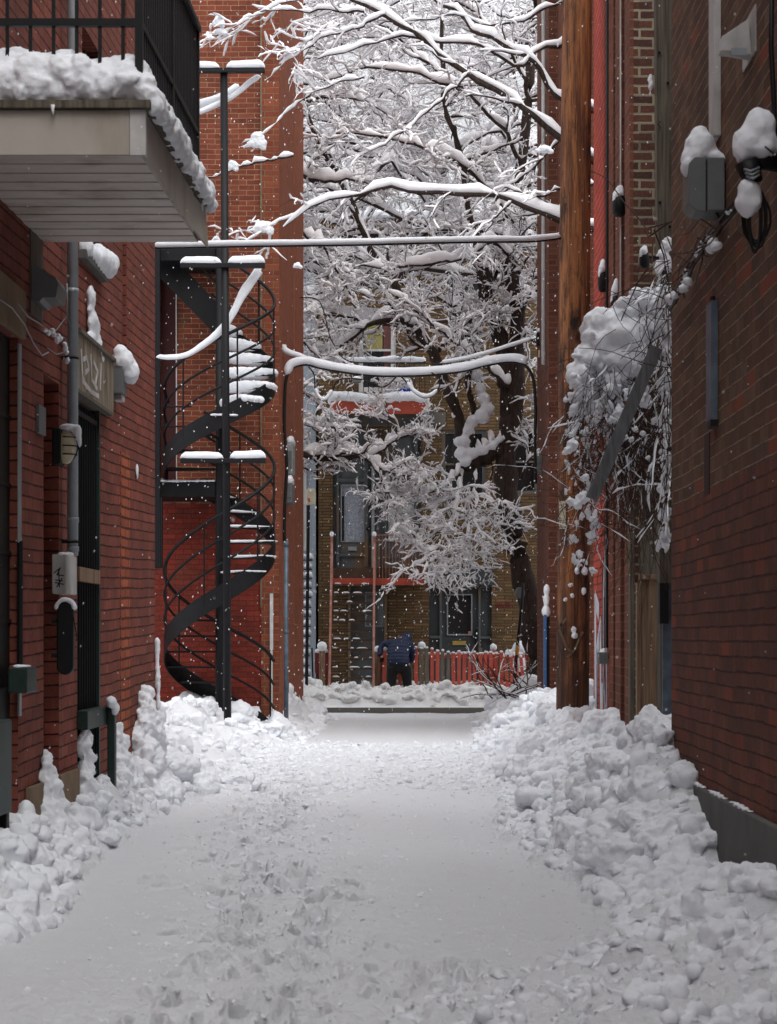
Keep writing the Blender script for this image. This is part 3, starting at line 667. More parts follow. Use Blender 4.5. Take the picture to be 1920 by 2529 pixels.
# pale box with a scrawl under the pipe
ub, zb = wt(184, 1468, .1); zt = PZ(1372, ub); e = thing('utility_box', 'pale grey utility box with a black scrawl, under the downpipe', 'utility box', LW(ub, zb, .05))
mb = MB(); mb.fbox(LW, ub - .17, ub + .17, zb, zt, 0, .085); bx = mb.build('box', M['white_paint'], e, bevel=.008)
fr2 = Face(LW(ub - .17, 0, 0).y)
mb = MB(); x0 = LW.X(ub - .17)
for (a, b_) in (((.012, .10), (.05, .13)), ((.05, .13), (.03, .09)), ((.03, .09), (.07, .085)), ((.022, .06), (.062, .055)), ((.04, .12), (.045, .02)), ((.02, .045), (.07, .035)), ((.06, .07), (.03, .02))):
    mb.stroke(fr2, [(x0 + a[0], zb + .02 + a[1]), (x0 + b_[0], zb + .02 + b_[1])], .006, .001, .003)
mb.build('graffiti', M['black_mark'], e)
snow_cap(ridge(LW(ub - .15, zt + .0, .05), LW(ub + .15, zt + .01, .06), 6, .025, .018), e, voxel=.008, rough=.004)
# bulkhead wall lamp with a wire guard
ul, zl = wt(176, 1102, .1); e = thing('wall_lamp', 'oval bulkhead wall lamp with wire guard and a snow tuft', 'wall lamp', LW(ul, zl, 0))
mb = MB(); mb.fbox(LW, ul - .07, ul + .07, zl - .11, zl + .10, 0, .05); mb.build('back_plate', M['black_iron'], e, bevel=.01)
mb = MB(); mb.ball(LW(ul, zl - .005, .07), (.06, .055, .10), 3); mb.build('lamp_shade', M['lamp_glass'], e, True)
mb = MB()
for zz in (-.05, 0, .05): mb.tube([LW(ul + .062 * math.cos(a), zl + zz, .06 + .075 * math.sin(a)) for a in np.linspace(0, math.pi, 10)], .004, 5)
mb.tube([LW(ul, zl + .105 * math.cos(a), .05 + .09 * math.sin(a)) for a in np.linspace(0, math.pi, 12)], .004, 5)
mb.build('wire_guard', M['black_iron'], e)
snow_cap([(LW(ul, zl + .11, .08), (.05, .05, .025)), (LW(ul, zl + .08, .135), (.03, .03, .05)), (LW(ul, zl + .03, .15), (.015, .02, .04))], e, voxel=.008, rough=.008)
# tall rounded black plate with snow on its head
uo, zo = wt(167, 1575, .1); hw, hh = .048, .215
e = thing('wall_light_housing', 'tall narrow rounded black housing capped with snow, on the left wall', 'light housing', LW(uo, zo, 0))
fo = Face(LW(uo, 0, 0).y); xo = LW.X(uo) + .085
pl = [(xo + hw * math.cos(a), zo + (hh - hw) + hw * math.sin(a)) for a in np.linspace(0, math.pi, 12)] + [(xo + hw * math.cos(a), zo - (hh - hw) + hw * math.sin(a)) for a in np.linspace(math.pi, 2 * math.pi, 12)]
mb = MB(); mb.prism(fo, pl, -.07, .0); mb.build('housing', M['black_iron'], e, bevel=.008)
mb = MB(); mb.tube([LW(uo + .03, zo + .1, 0), (xo, fo.Y + .05, zo + .1)], .015); mb.tube([LW(uo + .03, zo - .1, 0), (xo, fo.Y + .05, zo - .1)], .015); mb.tube([(xo + hw, fo.Y, zo + .12), (xo + hw + .02, fo.Y + .02, zo), (xo + hw + .012, fo.Y + .03, zo - .02)], .003, 5); mb.build('bracket', M['black_iron'], e)
snow_cap([(Vector((xo + .05 * math.cos(a), fo.Y + .03, zo + hh - .045 + .048 * math.sin(a))), (.016, .045, .018)) for a in np.linspace(.15, 3.0, 9)], e, voxel=.007, rough=.004)
# weathered board over the barred door
u0, u1 = ya(192, .05), ya(281, .05); z0, z1 = PZ(1020, u1), PZ(903, u1)
e = thing('sign_board', 'weathered plywood board with faded white scrawl over the barred door', 'board', LW((u0 + u1) / 2, z0, .06))
mb = MB(); mb.fbox(LW, u0, u1, z0, z1 + .02, .03, .05); bd = mb.build('board', M['wood_grey'], e)
mb = MB(); L_ = u1 - u0; hz = z1 - z0
for s_ in ([(.08, .75), (.12, .25), (.22, .12)], [(.14, .62), (.22, .70), (.28, .52), (.20, .40)], [(.33, .8), (.36, .35), (.50, .25)], [(.42, .72), (.52, .6), (.46, .3)], [(.62, .8), (.60, .3)], [(.12, .2), (.35, .1), (.55, .12)]):
    mb.stroke(LW, [(u0 + a * L_, z0 + b_ * hz) for (a, b_) in s_], .030, .051, .054)
mb.build('white_scrawl', M['white_paint'], bd)
mb = MB(); mb.fbox(LW, u0, u1, z1 + .021, z1 + .045, .0, .07); mb.fbox(LW, u0, u1, z0 - .022, z0 - .001, -.1, .05); mb.build('frame', M['wood_dark'], e)
u, z = wt(222, 850); o = snow_cap([(LW(u - .08, z + .25, .02), (.03, .09, .13)), (LW(u, z + .12, .02), (.035, .16, .12)), (LW(u + .12, z + .02, .02), (.035, .16, .09)), (LW(u - .1, z - .0, .02), (.03, .12, .07)), (LW(u + .22, z - .06, .02), (.03, .08, .05))], None, 'snow_patch', voxel=.012, rough=.02, base=LW(u, z, 0))
tag(o, 'splat of snow stuck on the red brick just above the plywood board', 'snow patch')
# snow-capped vent box on the slit
uv_, zv = wt(318, 965, .1); e = thing('vent_box', 'small wall vent box buried under a big snow cap by the brick slit', 'vent', LW(uv_, zv, 0))
mb = MB(); mb.fbox(LW, uv_ - .10, uv_ + .08, zv - .03, zv + .16, 0, .075); mb.build('box', M['grey_paint'], e, bevel=.006)
mb = MB(); mb.fbox(LW, uv_ - .05, uv_ + .09, zv - .07, zv - .031, 0, .06); mb.build('flap', M['white_paint'], e, bevel=.004)
snow_cap([(LW(uv_, zv + .20, .06), (.085, .13, .09)), (LW(uv_ - .02, zv + .25, .05), (.06, .10, .07)), (LW(uv_ + .03, zv + .13, .11), (.06, .11, .08))], e, rough=.014)
# grey hood high on the wall
uh, zh = wt(120, 730, .1); e = thing('vent_hood', 'dark grey sheet metal hood high on the left wall', 'vent hood', LW(uh, zh, 0))
mb = MB(); f_ = Face(uh); xa = LW.X(uh)
mb.prism(f_, [(xa, zh - .02), (xa + .05, zh - .035), (xa + .07, zh - .01), (xa + .14, zh - .01), (xa + .155, zh + .07), (xa + .14, zh + .10), (xa, zh + .18)], -.30, 0); mb.build('hood', M['grey_paint'], e, bevel=.004)
mb = MB(); mb.fbox(LW, uh - .02, uh + .32, zh - .10, zh + .55, 0, .008); mb.build('back_plate', M['wood_dark'], e)
# little green box and the plate beside the slot
ug, zg = wt(92, 1710, .12); e = thing('junction_box', 'small green junction box with torn paint on the left brick pier', 'junction box', LW(ug, zg, 0))
mb = MB(); mb.fbox(LW, ug - .16, ug + .10, zg, zg + .135, 0, .10); mb.build('box', M['green_paint'], e, bevel=.008)
mb = MB(); mb.tube([LW(ug, zg + .13, .03), LW(ug, zg + .8, .03)], .016); mb.build('conduit', M['black_iron'], e)
snow_cap(ridge(LW(ug - .13, zg + .138, .05), LW(ug + .08, zg + .138, .05), 5, .03, .008, .5), e, voxel=.006, rough=.004)
up, zp = wt(97, 1040); e = MB(); e.fbox(LW, up - .10, up + .10, zp - .075, zp + .085, 0, .02); o = e.build('wall_plate', M['grey_paint'], None, bevel=.003, base=LW(up, zp, 0)); tag(o, 'small metal plate on the brick strip beside the narrow slot', 'wall plate')
# dark green bin-like cabinet at the very near end
u0 = LW.Yat(62, .22); e = thing('steel_cabinet', 'dark green steel cabinet standing below the dark opening', 'cabinet', LW(u0 - .5, 0, .1))
mb = MB(); mb.fbox(LW, u0 - 1.2, u0 - .01, PZ(2005, u0), PZ(1775, u0), -.02, .16); mb.build('body', M['green_paint'], e, bevel=.012)
mb = MB(); mb.fbox(LW, u0 - 1.15, u0 - .10, PZ(2005, u0) - .11, PZ(2005, u0) - .003, 0, .12); mb.fbox(LW, u0 - .09, u0 - .03, PZ(2005, u0) - .4, PZ(2005, u0) - .003, .08, .15); mb.build('leg', M['black_iron'], e)
# green steel guard rail by the barred door
ug = ya(278, .1); zg = PZ(1745, ug); e = thing('steel_guard', 'dark green steel guard beside the barred door with snow on its corner', 'guard rail', LW(ug, 0, .06))
mb = MB(); mb.fbox(LW, ug - .03, ug + .05, -.1, zg, .07, .12); mb.build('post', M['green_paint'], e, bevel=.006)
mb = MB(); mb.fbox(LW, ug - .75, ug + .05, zg - .12, zg, .0, .068); mb.build('rail', M['green_paint'], e, bevel=.006)
snow_cap([(LW(ug - .05, zg + .03, .10), (.035, .07, .04)), (LW(ug - .02, zg - .01, .12), (.03, .05, .05))], e, voxel=.008)
# snow driven against the wall in tall cones
for (px, py, r, h, lab) in ((362, 1725, .20, .62, 'tallest cone of snow plastered on the building corner'), (300, 1815, .12, .24, 'short cone of snow just left of the corner cone'),
                       (218, 1790, .08, .42, 'cone of snow between the barred door and the green guard'), (128, 1890, .11, .42, 'column of snow standing in the narrow brick slot'),):
    u, z = wt(px, py, .05); bl = []
    for i in range(14):
        t = i / 13; k2 = r * (.28 + .95 * t ** .8)
        for j in range(3): bl.append((LW(u + rnd.uniform(-1, 1) * k2 * 1.6, z * (1 - t) + rnd.uniform(-.03, .03), .01 + k2 * .7 * rnd.random()), (k2 * rnd.uniform(.5, .9), k2 * rnd.uniform(.8, 1.4), .05 + k2 * .5)))
    o = snow_cap(bl, None, 'snow_cone', voxel=.013, rough=.045, sc=.06, base=LW(u, 0, .05)); tag(o, lab, 'snow cone', 'snow plastered up the left wall')
u, z = wt(380, 1600); o = snow_cap(ridge(LW(15.78, PZ(1590, 15.8), .02), LW(15.78, PZ(1740, 15.8), .03), 10, .022, .05, .5), None, 'snow_strip', voxel=.01, rough=.01, base=LW(15.78, z, 0)); tag(o, 'thin vertical strip of snow clinging to the red brick corner', 'snow strip')
o = snow_cap([(LW(ya(336), PZ(1165, ya(336)), .01), (.01, .05, .06))], None, 'snow_patch', voxel=.006, rough=.005, base=LW(ya(336), 2, 0)); tag(o, 'tiny lone patch of snow on the brick between vent box and ground', 'snow patch')
# loose wires with snow blossoms
def wire_on(pts, r=.004, off=.03): return [LW(*wt(x, y, off), off) for (x, y) in pts]
e = thing('loose_wires', 'tangle of thin loose wires dotted with snow on the left wall', 'wires', LW(*wt(110, 850), 0))
mb = MB(); mb.tube(wire_on([(0, 740), (30, 760), (60, 800), (85, 850), (105, 878), (120, 870)]), .004, 5); mb.tube(wire_on([(45, 750), (70, 782), (100, 800), (125, 822), (160, 835), (166, 860), (166, 900)]), .004, 5)
mb.tube(wire_on([(125, 690), (158, 720), (166, 780), (140, 815), (120, 825)]), .003, 5); mb.tube(wire_on([(166, 700), (168, 790), (178, 812)], off=.06), .003, 5); mb.tube(wire_on([(118, 860), (140, 875), (160, 870)]), .003, 5)
mb.build('wire', M['grey_metal'], e, True)
bl = []
for (x, y) in ((112, 815), (120, 822), (130, 818), (135, 828), (145, 832), (150, 838), (142, 840), (160, 850), (162, 860), (165, 870), (167, 890), (172, 838)):
    bl.append((LW(*wt(x, y, .04), .04), (.016, .02, .014 * rnd.uniform(.8, 1.6))))
snow_cap(bl, e, voxel=.006, rough=.008, sc=.03)

# ------------------------------------------------------------------ balcony over the alley on the left
zs = 3.49; ya0, ya1 = 8.55, 11.26
bx0 = lambda Y: -1.13 + (Y - 9.21) * .035     # outer edge
e = thing('balcony', 'white-soffited balcony with black railing under a thick bank of snow', 'balcony', (-1.5, 10.2, zs))
yn = 9.21
def quadbox(mb, fxi, fxo, y0, y1, z0, z1):
    vs = [(f(y), y, z) for z in (z0, z1) for (f, y) in ((fxi, y0), (fxo, y0), (fxo, y1), (fxi, y1))]
    mb.add(vs, [(0,3,2,1),(4,5,6,7),(0,1,5,4),(1,2,6,5),(2,3,7,6),(3,0,4,7)])
wi = lambda Y: LW.X(Y) + .003
mb = MB()
n = 22
for k in range(n):       # ribbed soffit boards running out from the wall
    a = yn + (ya1 - yn) * k / n; b = yn + (ya1 - yn) * (k + 1) / n
    quadbox(mb, wi, lambda Y: bx0(Y) - .02, a, b - .010, zs + (.004 if k % 2 else 0), zs + .03)
sf = mb.build('soffit', simple('soffit_board', lin(196, 186, 178), .5, 0, var=.14, vs=2, stretch=(1, 6, 1), bs=.5, dirt=lin(140, 124, 108), spec=.5), e)
mb = MB(); quadbox(mb, wi, lambda Y: bx0(Y) - .05, yn + .03, ya1 - .03, zs + .032, zs + .20); mb.build('deck', M['wood_dark'], e)
mb = MB(); mb.box((-2.1, yn - .02, zs - .004), (bx0(yn) - .07, yn, zs + .205)); quadbox(mb, lambda Y: bx0(Y) - .02, lambda Y: bx0(Y), yn + .002, ya1 - .35, zs - .006, zs + .205)
mb.build('fascia', M['beige_siding'], e, bevel=.003)
mb = MB(); mb.box((bx0(yn) - .068, yn - .024, zs - .006), (bx0(yn) + .006, yn + .03, zs + .206)); mb.build('corner_trim', M['white_paint'], e, bevel=.002)
mb = MB(); vs = [(bx0(ya1 - .345), ya1 - .345, zs + .01), (bx0(ya1) + .035, ya1 + .02, zs - .02), (bx0(ya1) + .02, ya1 + .02, zs + .19), (bx0(ya1 - .345) - .005, ya1 - .345, zs + .20)]
mb.add(vs + [(x - .012, y, z) for (x, y, z) in vs], [(0,1,2,3), (4,7,6,5), (0,4,5,1), (1,5,6,2), (2,6,7,3), (3,7,4,0)]); mb.build('loose_fascia_sheet', M['beige_siding'], e)
mb = MB(); mb.box((-2.1, yn - .05, zs + .207), (bx0(yn) + .03, yn + .04, zs + .245)); quadbox(mb, lambda Y: bx0(Y) - .04, lambda Y: bx0(Y) + .03, yn + .041, ya1 + .02, zs + .207, zs + .245); mb.build('deck_edge', M['wood_dark'], e, bevel=.003)
# railing
mb = MB(); zr = zs + 1.20; xr = lambda Y: bx0(Y) - .03
mb.bar((-2.1, yn + .02, zs + .62), (xr(yn), yn + .02, zs + .62), .03, .035); mb.bar((-2.1, yn + .02, zr), (xr(yn), yn + .02, zr), .045)
mb.bar((xr(yn), yn + .02, zr), (xr(ya1), ya1 - .03, zr), .06, .03); mb.bar((xr(yn), yn + .02, zs + .62), (xr(ya1), ya1 - .03, zs + .62), .03)
mb.bar((xr(yn), yn + .02, zs + .3), (xr(ya1), ya1 - .03, zs + .3), .03)
rl = mb.build('railing', M['black_iron'], e)
for (xx, yy) in ((xr(yn), yn + .02), (xr(ya1), ya1 - .03), (xr((yn + ya1) / 2), (yn + ya1) / 2)):
    mb = MB(); mb.box((xx - .018, yy - .018, zs + .24), (xx + .018, yy + .018, zr)); mb.build('post', M['black_iron'], rl)
for k in range(8):
    x = -1.235 - .1075 * k
    if x < -2.02: break
    mb = MB(); mb.box((x - .008, yn + .012, zs + .24), (x + .008, yn + .028, zr)); mb.build('baluster', M['black_iron'], rl)
for k in range(34):
    y = yn + .09 + (ya1 - .15 - yn) * k / 33
    mb = MB(); mb.box((xr(y) - .008, y - .013, zs + .24), (xr(y) + .008, y + .013, zr)); mb.build('baluster', M['black_iron'], rl)
# the snow: a loaf on the deck spilling over both open edges
bl = []
for i in range(60):
    x = rnd.uniform(-2.1, -1.26); y = rnd.uniform(yn + .14, ya1 - .15); bl.append(((x, y, zs + .40), (.16, .16, .17)))
for i in range(70): x = -2.08 + .0135 * i; bl.append(((x, yn + .03 + rnd.uniform(-.03, .03), zs + .33 + rnd.uniform(-.05, .07)), (.06 * rnd.uniform(.6, 1.3), .08, .075 * rnd.uniform(.6, 1.3))))
for i in range(30): bl.append(((rnd.uniform(-2.1, -1.22), yn + .10, zs + .40 + rnd.uniform(-.03, .03)), (.12, .10, .09)))
for i in range(40):
    t = i / 39; y = yn + .03 + (ya1 - yn) * t; r = .062 + rnd.uniform(-.012, .02); bl.append(((bx0(y) + .01, y, zs + .28), (r, .07, r)))
    if i % 3 == 0: bl.append(((bx0(y) + .045, y, zs + .235 + rnd.uniform(-.02, .02)), (.045, .05, .045)))
snow_cap(bl, e, voxel=.012, rough=.012, sc=.03, it=8)
mb = MB()
for (x, y, l) in ((-2.02 + .18, yn - .055, .07), (-1.55, yn - .05, .05), (bx0(ya1) + .02, ya1, .10), (bx0(ya1) + .01, ya1 - .1, .06)):
    mb.tube([(x, y, zs + .22), (x, y, zs + .22 - l * .6), (x + .003, y, zs + .22 - l)], [.010, .006, .001], 7)
mb.build('icicle', M['snow'], e, True)
# ------------------------------------------------------------------ near right building
RH = 9.4; ra = RW.Yat  # extra height and unseen length behind the camera keep light off the lane
rb = thing('brick_building', 'dark brown rug-brick building on a grey concrete foundation', 'building', (4.3, 4, 0))
mb = MB(); hole_wall(mb, RW, -14, 11.8, .46, RH, [], .2)
x0 = RW.X(11.8)
for (a, b) in (((x0, 11.8), (7.5, 11.8)), ((7.5, 11.8), (7.5, -14)), ((7.5, -14), (RW.X(-14), -14))):
    mb.add([(a[0], a[1], -.3), (b[0], b[1], -.3), (b[0], b[1], RH), (a[0], a[1], RH)], [(0,1,2,3)])
mb.build('wall', M['brick_right'], rb)
mb = MB(); mb.fbox(RW, -14, 11.79, -.3, .458, -.15, .03); mb.build('foundation', M['concrete'], rb, bevel=.01)
flat_roof(RW.X(11.8) + .05, 7.5, -14, 11.79, RH, rb)
u = ra(1747); z1 = PZ(1062, u); mb = MB(); mb.fbox(RW, u - .10, u + .08, z1 - .34, z1 - .02, .001, .004); mb.build('bricked_patch', simple('dark_repair', lin(58, 30, 27), .9), rb)
o = snow_cap([(RW(u_, .462, .012), (.02, .05, .008 + .006 * math.sin(u_ * 9))) for u_ in np.linspace(9.0, 10.8, 16)], rb, voxel=.008, rough=.006)

def wr(px, py, off=0): u, z = RW.at(px, py, off); return u, z
# white conduit cover high up
u0 = ra(1747, .05); e = thing('white_conduit', 'peeling white painted cable duct running up the dark brick', 'cable duct', RW(u0, PZ(345, u0), 0))
mb = MB(); mb.fbox(RW, u0 - .13, u0 + .05, PZ(350, u0), RH, 0, .035); mb.build('duct', M['white_paint'], e, bevel=.003)
mb = MB()
for k in range(22):
    z = PZ(345, u0) + .02 + k * .145; mb.fbox(RW, u0 + .052, u0 + .10, z, z + .10, 0, .012)
mb.build('mortar_edge', M['white_paint'], e)
# white triangular hood
uh, zh = wr(1850, 152, .0); e = thing('vent_hood', 'white triangular sheet metal vent hood on the dark brick', 'vent hood', RW(uh, zh, 0))
f_ = Face(uh - .1); xa = RW.X(uh)
mb = MB(); mb.prism(f_, [(xa - .003, zh), (xa - .02, zh + .165), (xa - .14, zh + .085), (xa - .145, zh + .02), (xa - .10, zh + .018)], -.09, 0); mb.build('hood', M['white_paint'], e, bevel=.003)
mb = MB(); mb.fbox(RW, uh - .2, uh + .14, zh - .01, zh + .2, .0, .006); mb.build('flange', M['white_paint'], e)
mb = MB(); mb.box((xa - .10, uh - .101 - .012, zh - .005), (xa - .03, uh - .101, zh + .03)); mb.build('flap', M['grey_metal'], e)
# grey telecom box
yb = 9.75; xb0, xb1 = PX(1701, yb), PX(1791, yb); zb0, zb1 = PZ(520, yb), PZ(388, yb)
e = thing('telecom_box', 'grey telecom box with split lid wearing a tall snow cap', 'telecom box', (xb1, yb, zb0))
mb = MB(); mb.box((PX(1746, yb) + .003, yb, zb0), (xb1, yb + .24, zb1)); mb.prism(Face(yb), [(xb0, zb0 + .035), (xb0 + .035, zb0), (PX(1746, yb) - .003, zb0 - .01), (PX(1746, yb) - .003, zb1), (xb0 + .03, zb1), (xb0, zb1 - .03)], -.20, .006)
mb.build('box', M['grey_paint'], e, bevel=.006)
mb = MB(); mb.tube([(xb0 + .012, yb - .004, PZ(455, yb)), (xb0 + .012, yb + .02, PZ(455, yb))], .012, 10); mb.build('lock', M['dark'], e)
mb = MB(); mb.box((xb1, yb + .04, zb0 + .02), (RW.X(yb) + .02, yb + .2, zb1 - .02)); mb.build('bracket', M['dark'], e)
snow_cap([((PX(1738, yb), yb + .10, zb1 + .06), (.085, .11, .10)), ((PX(1722, yb), yb + .09, zb1 + .02), (.07, .10, .06)), ((PX(1768, yb), yb + .10, zb1 + .01), (.07, .10, .045)), ((PX(1702, yb), yb + .06, zb1 - .03), (.03, .07, .055)), ((PX(1735, yb), yb + .10, zb1 + .11), (.055, .08, .07)), ((PX(1785, yb), yb + .1, zb1 - .005), (.05, .1, .02))], e, rough=.012)
# black cable clamp with a snow hood, and the coil that hangs from it
yc = 8.3; e = thing('cable_clamp', 'black cable clamp on the near wall heaped with snow', 'cable clamp', P(1880, 385, yc))
mb = MB(); mb.tube([P(1850, 372, yc), P(1880, 390, yc), P(1935, 392, yc + .1)], [.03, .05, .06], 12); mb.tube([P(1845, 400, yc), P(1862, 452, yc)], [.055, .04], 12); mb.tube([P(1842, 385, yc), P(1828, 410, yc), P(1840, 445, yc)], .008, 6); mb.build('clamp', M['rubber'], e, True)
mb = MB()
for k in range(3): mb.tube([P(1838 + 3 * k, 418 + 9 * k, yc - .05), P(1855 + 3 * k, 423 + 9 * k, yc - .065), P(1876, 414 + 9 * k, yc - .05)], .006, 6)
mb.build('steel_band', M['grey_metal'], e, True)
snow_cap([(P(1873, 330, yc), (.075, .08, .11)), (P(1850, 355, yc), (.07, .08, .08)), (P(1890, 318, yc), (.045, .06, .085)), (P(1838, 375, yc), (.045, .06, .06)), (P(1882, 370, yc - .02), (.075, .06, .045)), (P(1832, 395, yc), (.02, .03, .035)), (P(1900, 352, yc), (.04, .06, .03))], e, rough=.014)
e2 = thing('cable_coil', 'hanging coil of black cable below the snowy clamp', 'cable coil', P(1860, 540, yc))
mb = MB()
for k in range(6):
    a = 13 + 4 * k; x = 1868 + rnd.uniform(-6, 6)
    mb.tube([P(x + a * math.sin(t), 540 - (85 - k * 6) * math.cos(t) + rnd.uniform(-1, 1), yc + .02 * k) for t in np.linspace(0, 2 * math.pi, 22)], .0055, 5)
mb.build('cable_loops', M['rubber'], e2, True)
snow_cap([(P(1850, 475, yc), (.05, .06, .06)), (P(1838, 500, yc), (.04, .05, .05)), (P(1858, 498, yc), (.045, .05, .05)), (P(1846, 520, yc), (.03, .04, .035))], e2, rough=.012)
mb = MB(); mb.tube([P(1908, -140, 8.3), P(1905, 120, 8.3), P(1912, 250, 8.3), P(1916, 350, 8.3), P(1903, 388, 8.3)], .011, 8); mb.tube([P(1918, 385, 8.25), P(1890, 362, 8.2)], .004, 5)
o = mb.build('power_cable', M['rubber'], None, True, base=P(1908, 385, 8.3)); tag(o, 'thick black cable coming down the near right wall', 'cable')
# blue grey steel channel
u0 = ra(1745, .04); e = thing('steel_channel', 'blue grey steel channel ending in a black socket on the dark brick', 'steel channel', RW(u0, PZ(1030, u0), 0))
mb = MB(); mb.fbox(RW, u0 - .13, u0 + .05, PZ(1045, u0), PZ(752, u0), 0, .035); mb.build('channel', M['blue_steel'], e, bevel=.003)
mb = MB(); mb.fbox(RW, u0 - .14, u0 + .0, PZ(1060, u0), PZ(1043, u0), .001, .04); mb.tube([RW(u0 - .03, PZ(752, u0), .015), RW(u0 - .02, PZ(735, u0), .012)], .012); mb.build('socket', M['dark'], e)
# slanting conduit with its snow crust
pts = [RW(*wr(x, y, .04), .04) for (x, y) in ((1835, 500), (1780, 560), (1740, 610), (1712, 655), (1695, 700), (1672, 735), (1655, 765))]
e = thing('slanting_cable', 'cable slanting down the near wall with vine stems and snow on it', 'cable', pts[3])
mb = MB(); mb.tube(pts, .011, 7); mb.tube([p + Vector((-.02, 0, .02)) for p in pts], .007, 6); mb.build('cable', M['rubber'], e, True)
mb = MB()
for k in range(16):
    t = rnd.random() * 5; i = int(t); p = pts[i].lerp(pts[i + 1], t - i); q = p
    st = [p]
    for j in range(4): q = q + Vector((rnd.uniform(-.07, .02), rnd.uniform(-.04, .04), rnd.uniform(-.09, .05))); st.append(q)
    mb.tube(st, [.004, .0035, .003, .002, .001], 4)
mb.build('vine_stem', M['vine'], e)
bl = []
for k in range(26):
    t = rnd.random() ** .6 * 5.9; i = min(int(t), 5); p = pts[i].lerp(pts[i + 1], t - i); bl.append((p + Vector((-.01, 0, .015)), (.018, .03, .012 + .012 * rnd.random())))
for (x, y) in ((1690, 712), (1668, 728), (1655, 735), (1700, 695), (1762, 600), (1757, 615), (1768, 608)): bl.append((RW(*wr(x, y, .06), .06), (.03, .03, .028)))
snow_cap(bl, e, voxel=.008, rough=.012, sc=.04)
mb = MB(); mb.tube([P(1768, 522, 9.8), P(1778, 540, 9.85), P(1780, 565, 9.9), P(1772, 580, 10.0), RW(*wr(1760, 590, .03), .03)], .006, 6); o = mb.build('drop_wire', M['rubber'], None, True, base=P(1775, 560, 10.4)); tag(o, 'short black lead hanging from the grey telecom box', 'cable')

# ------------------------------------------------------------------ second building on the right, with the vermilion wall
BH = 7.4; B0, B1, B2 = 15.3, 17.0, 18.6; bw_ = lambda Y: 1.89 + .0112 * (Y - B0)
bb = thing('brick_building', 'brown brick building with a vermilion painted flank behind the wooden post', 'building', (4, 17, 0))
mb = MB(); fB = Face(B0); hole_wall(mb, fB, 1.89, 7, -.3, BH, [], .2); mb.add([(7, B0, -.3), (7, B2, -.3), (7, B2, BH), (7, B0, BH)], [(0,1,2,3)])
mb.add([(bw_(B2), B2, -.3), (7, B2, -.3), (7, B2, BH), (bw_(B2), B2, BH)], [(0,1,2,3)])
mb.build('wall', M['brick_recess'], bb)
BW = Side(1.89, B0, .0112, -1)
mb = MB()
for (a, b, o_) in ((B0 + .002, 15.62, .028), (15.62, 15.95, .0), (15.95, 16.3, .03), (16.3, 16.62, .004), (16.62, B1, .02)):
    mb.fbox(BW, a, b, -.3, BH, -.02, o_ + .002)
mb.build('brick_pilaster', M['brick_c'], bb)
mb = MB(); mb.fbox(BW, B1 + .002, B2, -.3, BH, -.02, .004); rp = mb.build('painted_wall', M['red_paint_wall'], bb)
mb = MB()
for pts in ([(17.9, .25), (17.9, 1.35), (18.25, 1.1), (18.3, .4)], [(18.35, .2), (18.4, 1.6), (18.1, 1.5)]): mb.stroke(BW, pts, .16, .006, .008)
for pts in ([(17.35, .6), (17.4, 2.1), (17.6, 1.7), (17.6, .9), (17.45, .5)], [(17.75, .15), (17.75, .8)]): mb.stroke(BW, pts, .12, .006, .008)
mb.build('white_graffiti', M['white_mark'], rp)
mb = MB()
for pts in ([(17.42, .7), (17.46, 1.9)], [(17.55, .8), (17.55, 1.6)], [(17.92, .3), (18.0, 1.3)], [(18.2, .4), (18.22, 1.0)], [(17.66, 1.0), (17.7, 1.9)]): mb.stroke(BW, pts, .025, .009, .011)
mb.build('black_graffiti', M['black_mark'], rp)
mb = MB()
for pts in ([(17.08, -.1), (17.06, .25)], [(17.1, .05), (17.16, .3)], [(17.7, -.1), (17.72, .25)]): mb.stroke(BW, pts, .05, .006, .009)
mb.build('teal_drip', M['teal_mark'], rp)
flat_roof(1.93, 7, B0 + .01, B2, BH, bb)
mb = MB(); u = BW.Yat(1500, .03); mb.tube([BW(u, PZ(1600, u), .03), BW(u, BH, .03)], .012, 7); mb.tube([BW(u + .06, PZ(650, u), .02), BW(u + .06, BH, .02)], .009, 6)
e = mb.build('conduit', M['rubber'], None, True, base=BW(u, PZ(1600, u), .03)); tag(e, 'thin black conduit running down the vermilion wall', 'conduit')
mb = MB(); u = BW.Yat(1535, .04); mb.tube([BW(u, PZ(1150, u), .045), BW(u, BH, .045)], .007, 6)
e = mb.build('wire', M['white_paint'], None, True, base=BW(u, 2, .04)); tag(e, 'thin pale wire running down the brown brick pilaster', 'wire')
# snow-capped lamps and boxes hung on that flank
def capped(px, py, w_, h_, Y, lab, kind='wall_lamp', group='snow-capped fixtures on the right-hand walls', shape=0):
    p = P(px, py, Y); e = thing(kind, lab, 'wall lamp' if 'lamp' in kind else 'box', p, group)
    mb = MB()
    if shape == 0: mb.lathe(p, [(w_*.30, -h_/2), (w_*.5, -h_*.38), (w_*.5, h_*.1), (w_*.38, h_*.35), (w_*.12, h_*.5)], 14)
    else: mb.box((p.x - w_/2, p.y - .05, p.z - h_/2), (p.x + w_/2, p.y + .1, p.z + h_/2))
    mb.build('housing', M['dark'] if shape == 0 else M['grey_paint'], e, shape == 0, .0 if shape == 0 else .005)
    mb = MB(); mb.bar((p.x + w_*.3, p.y, p.z + h_*.1), (p.x + w_*.3 + .08, p.y + .03, p.z + h_*.1), .02); mb.build('bracket', M['black_iron'], e)
    snow_cap([((p.x - w_*.05, p.y, p.z + h_*.42), (w_*.42, .055, h_*.24)), ((p.x + w_*.05, p.y + .01, p.z + h_*.62), (w_*.3, .045, h_*.2)), ((p.x - w_*.36, p.y, p.z + h_*.2), (w_*.16, .035, h_*.2))], e, voxel=.008, rough=.008, sc=.04)
capped(1530, 505, .11, .19, 15.75, 'dark bell lamp with snow cap, highest on the brown pilaster')
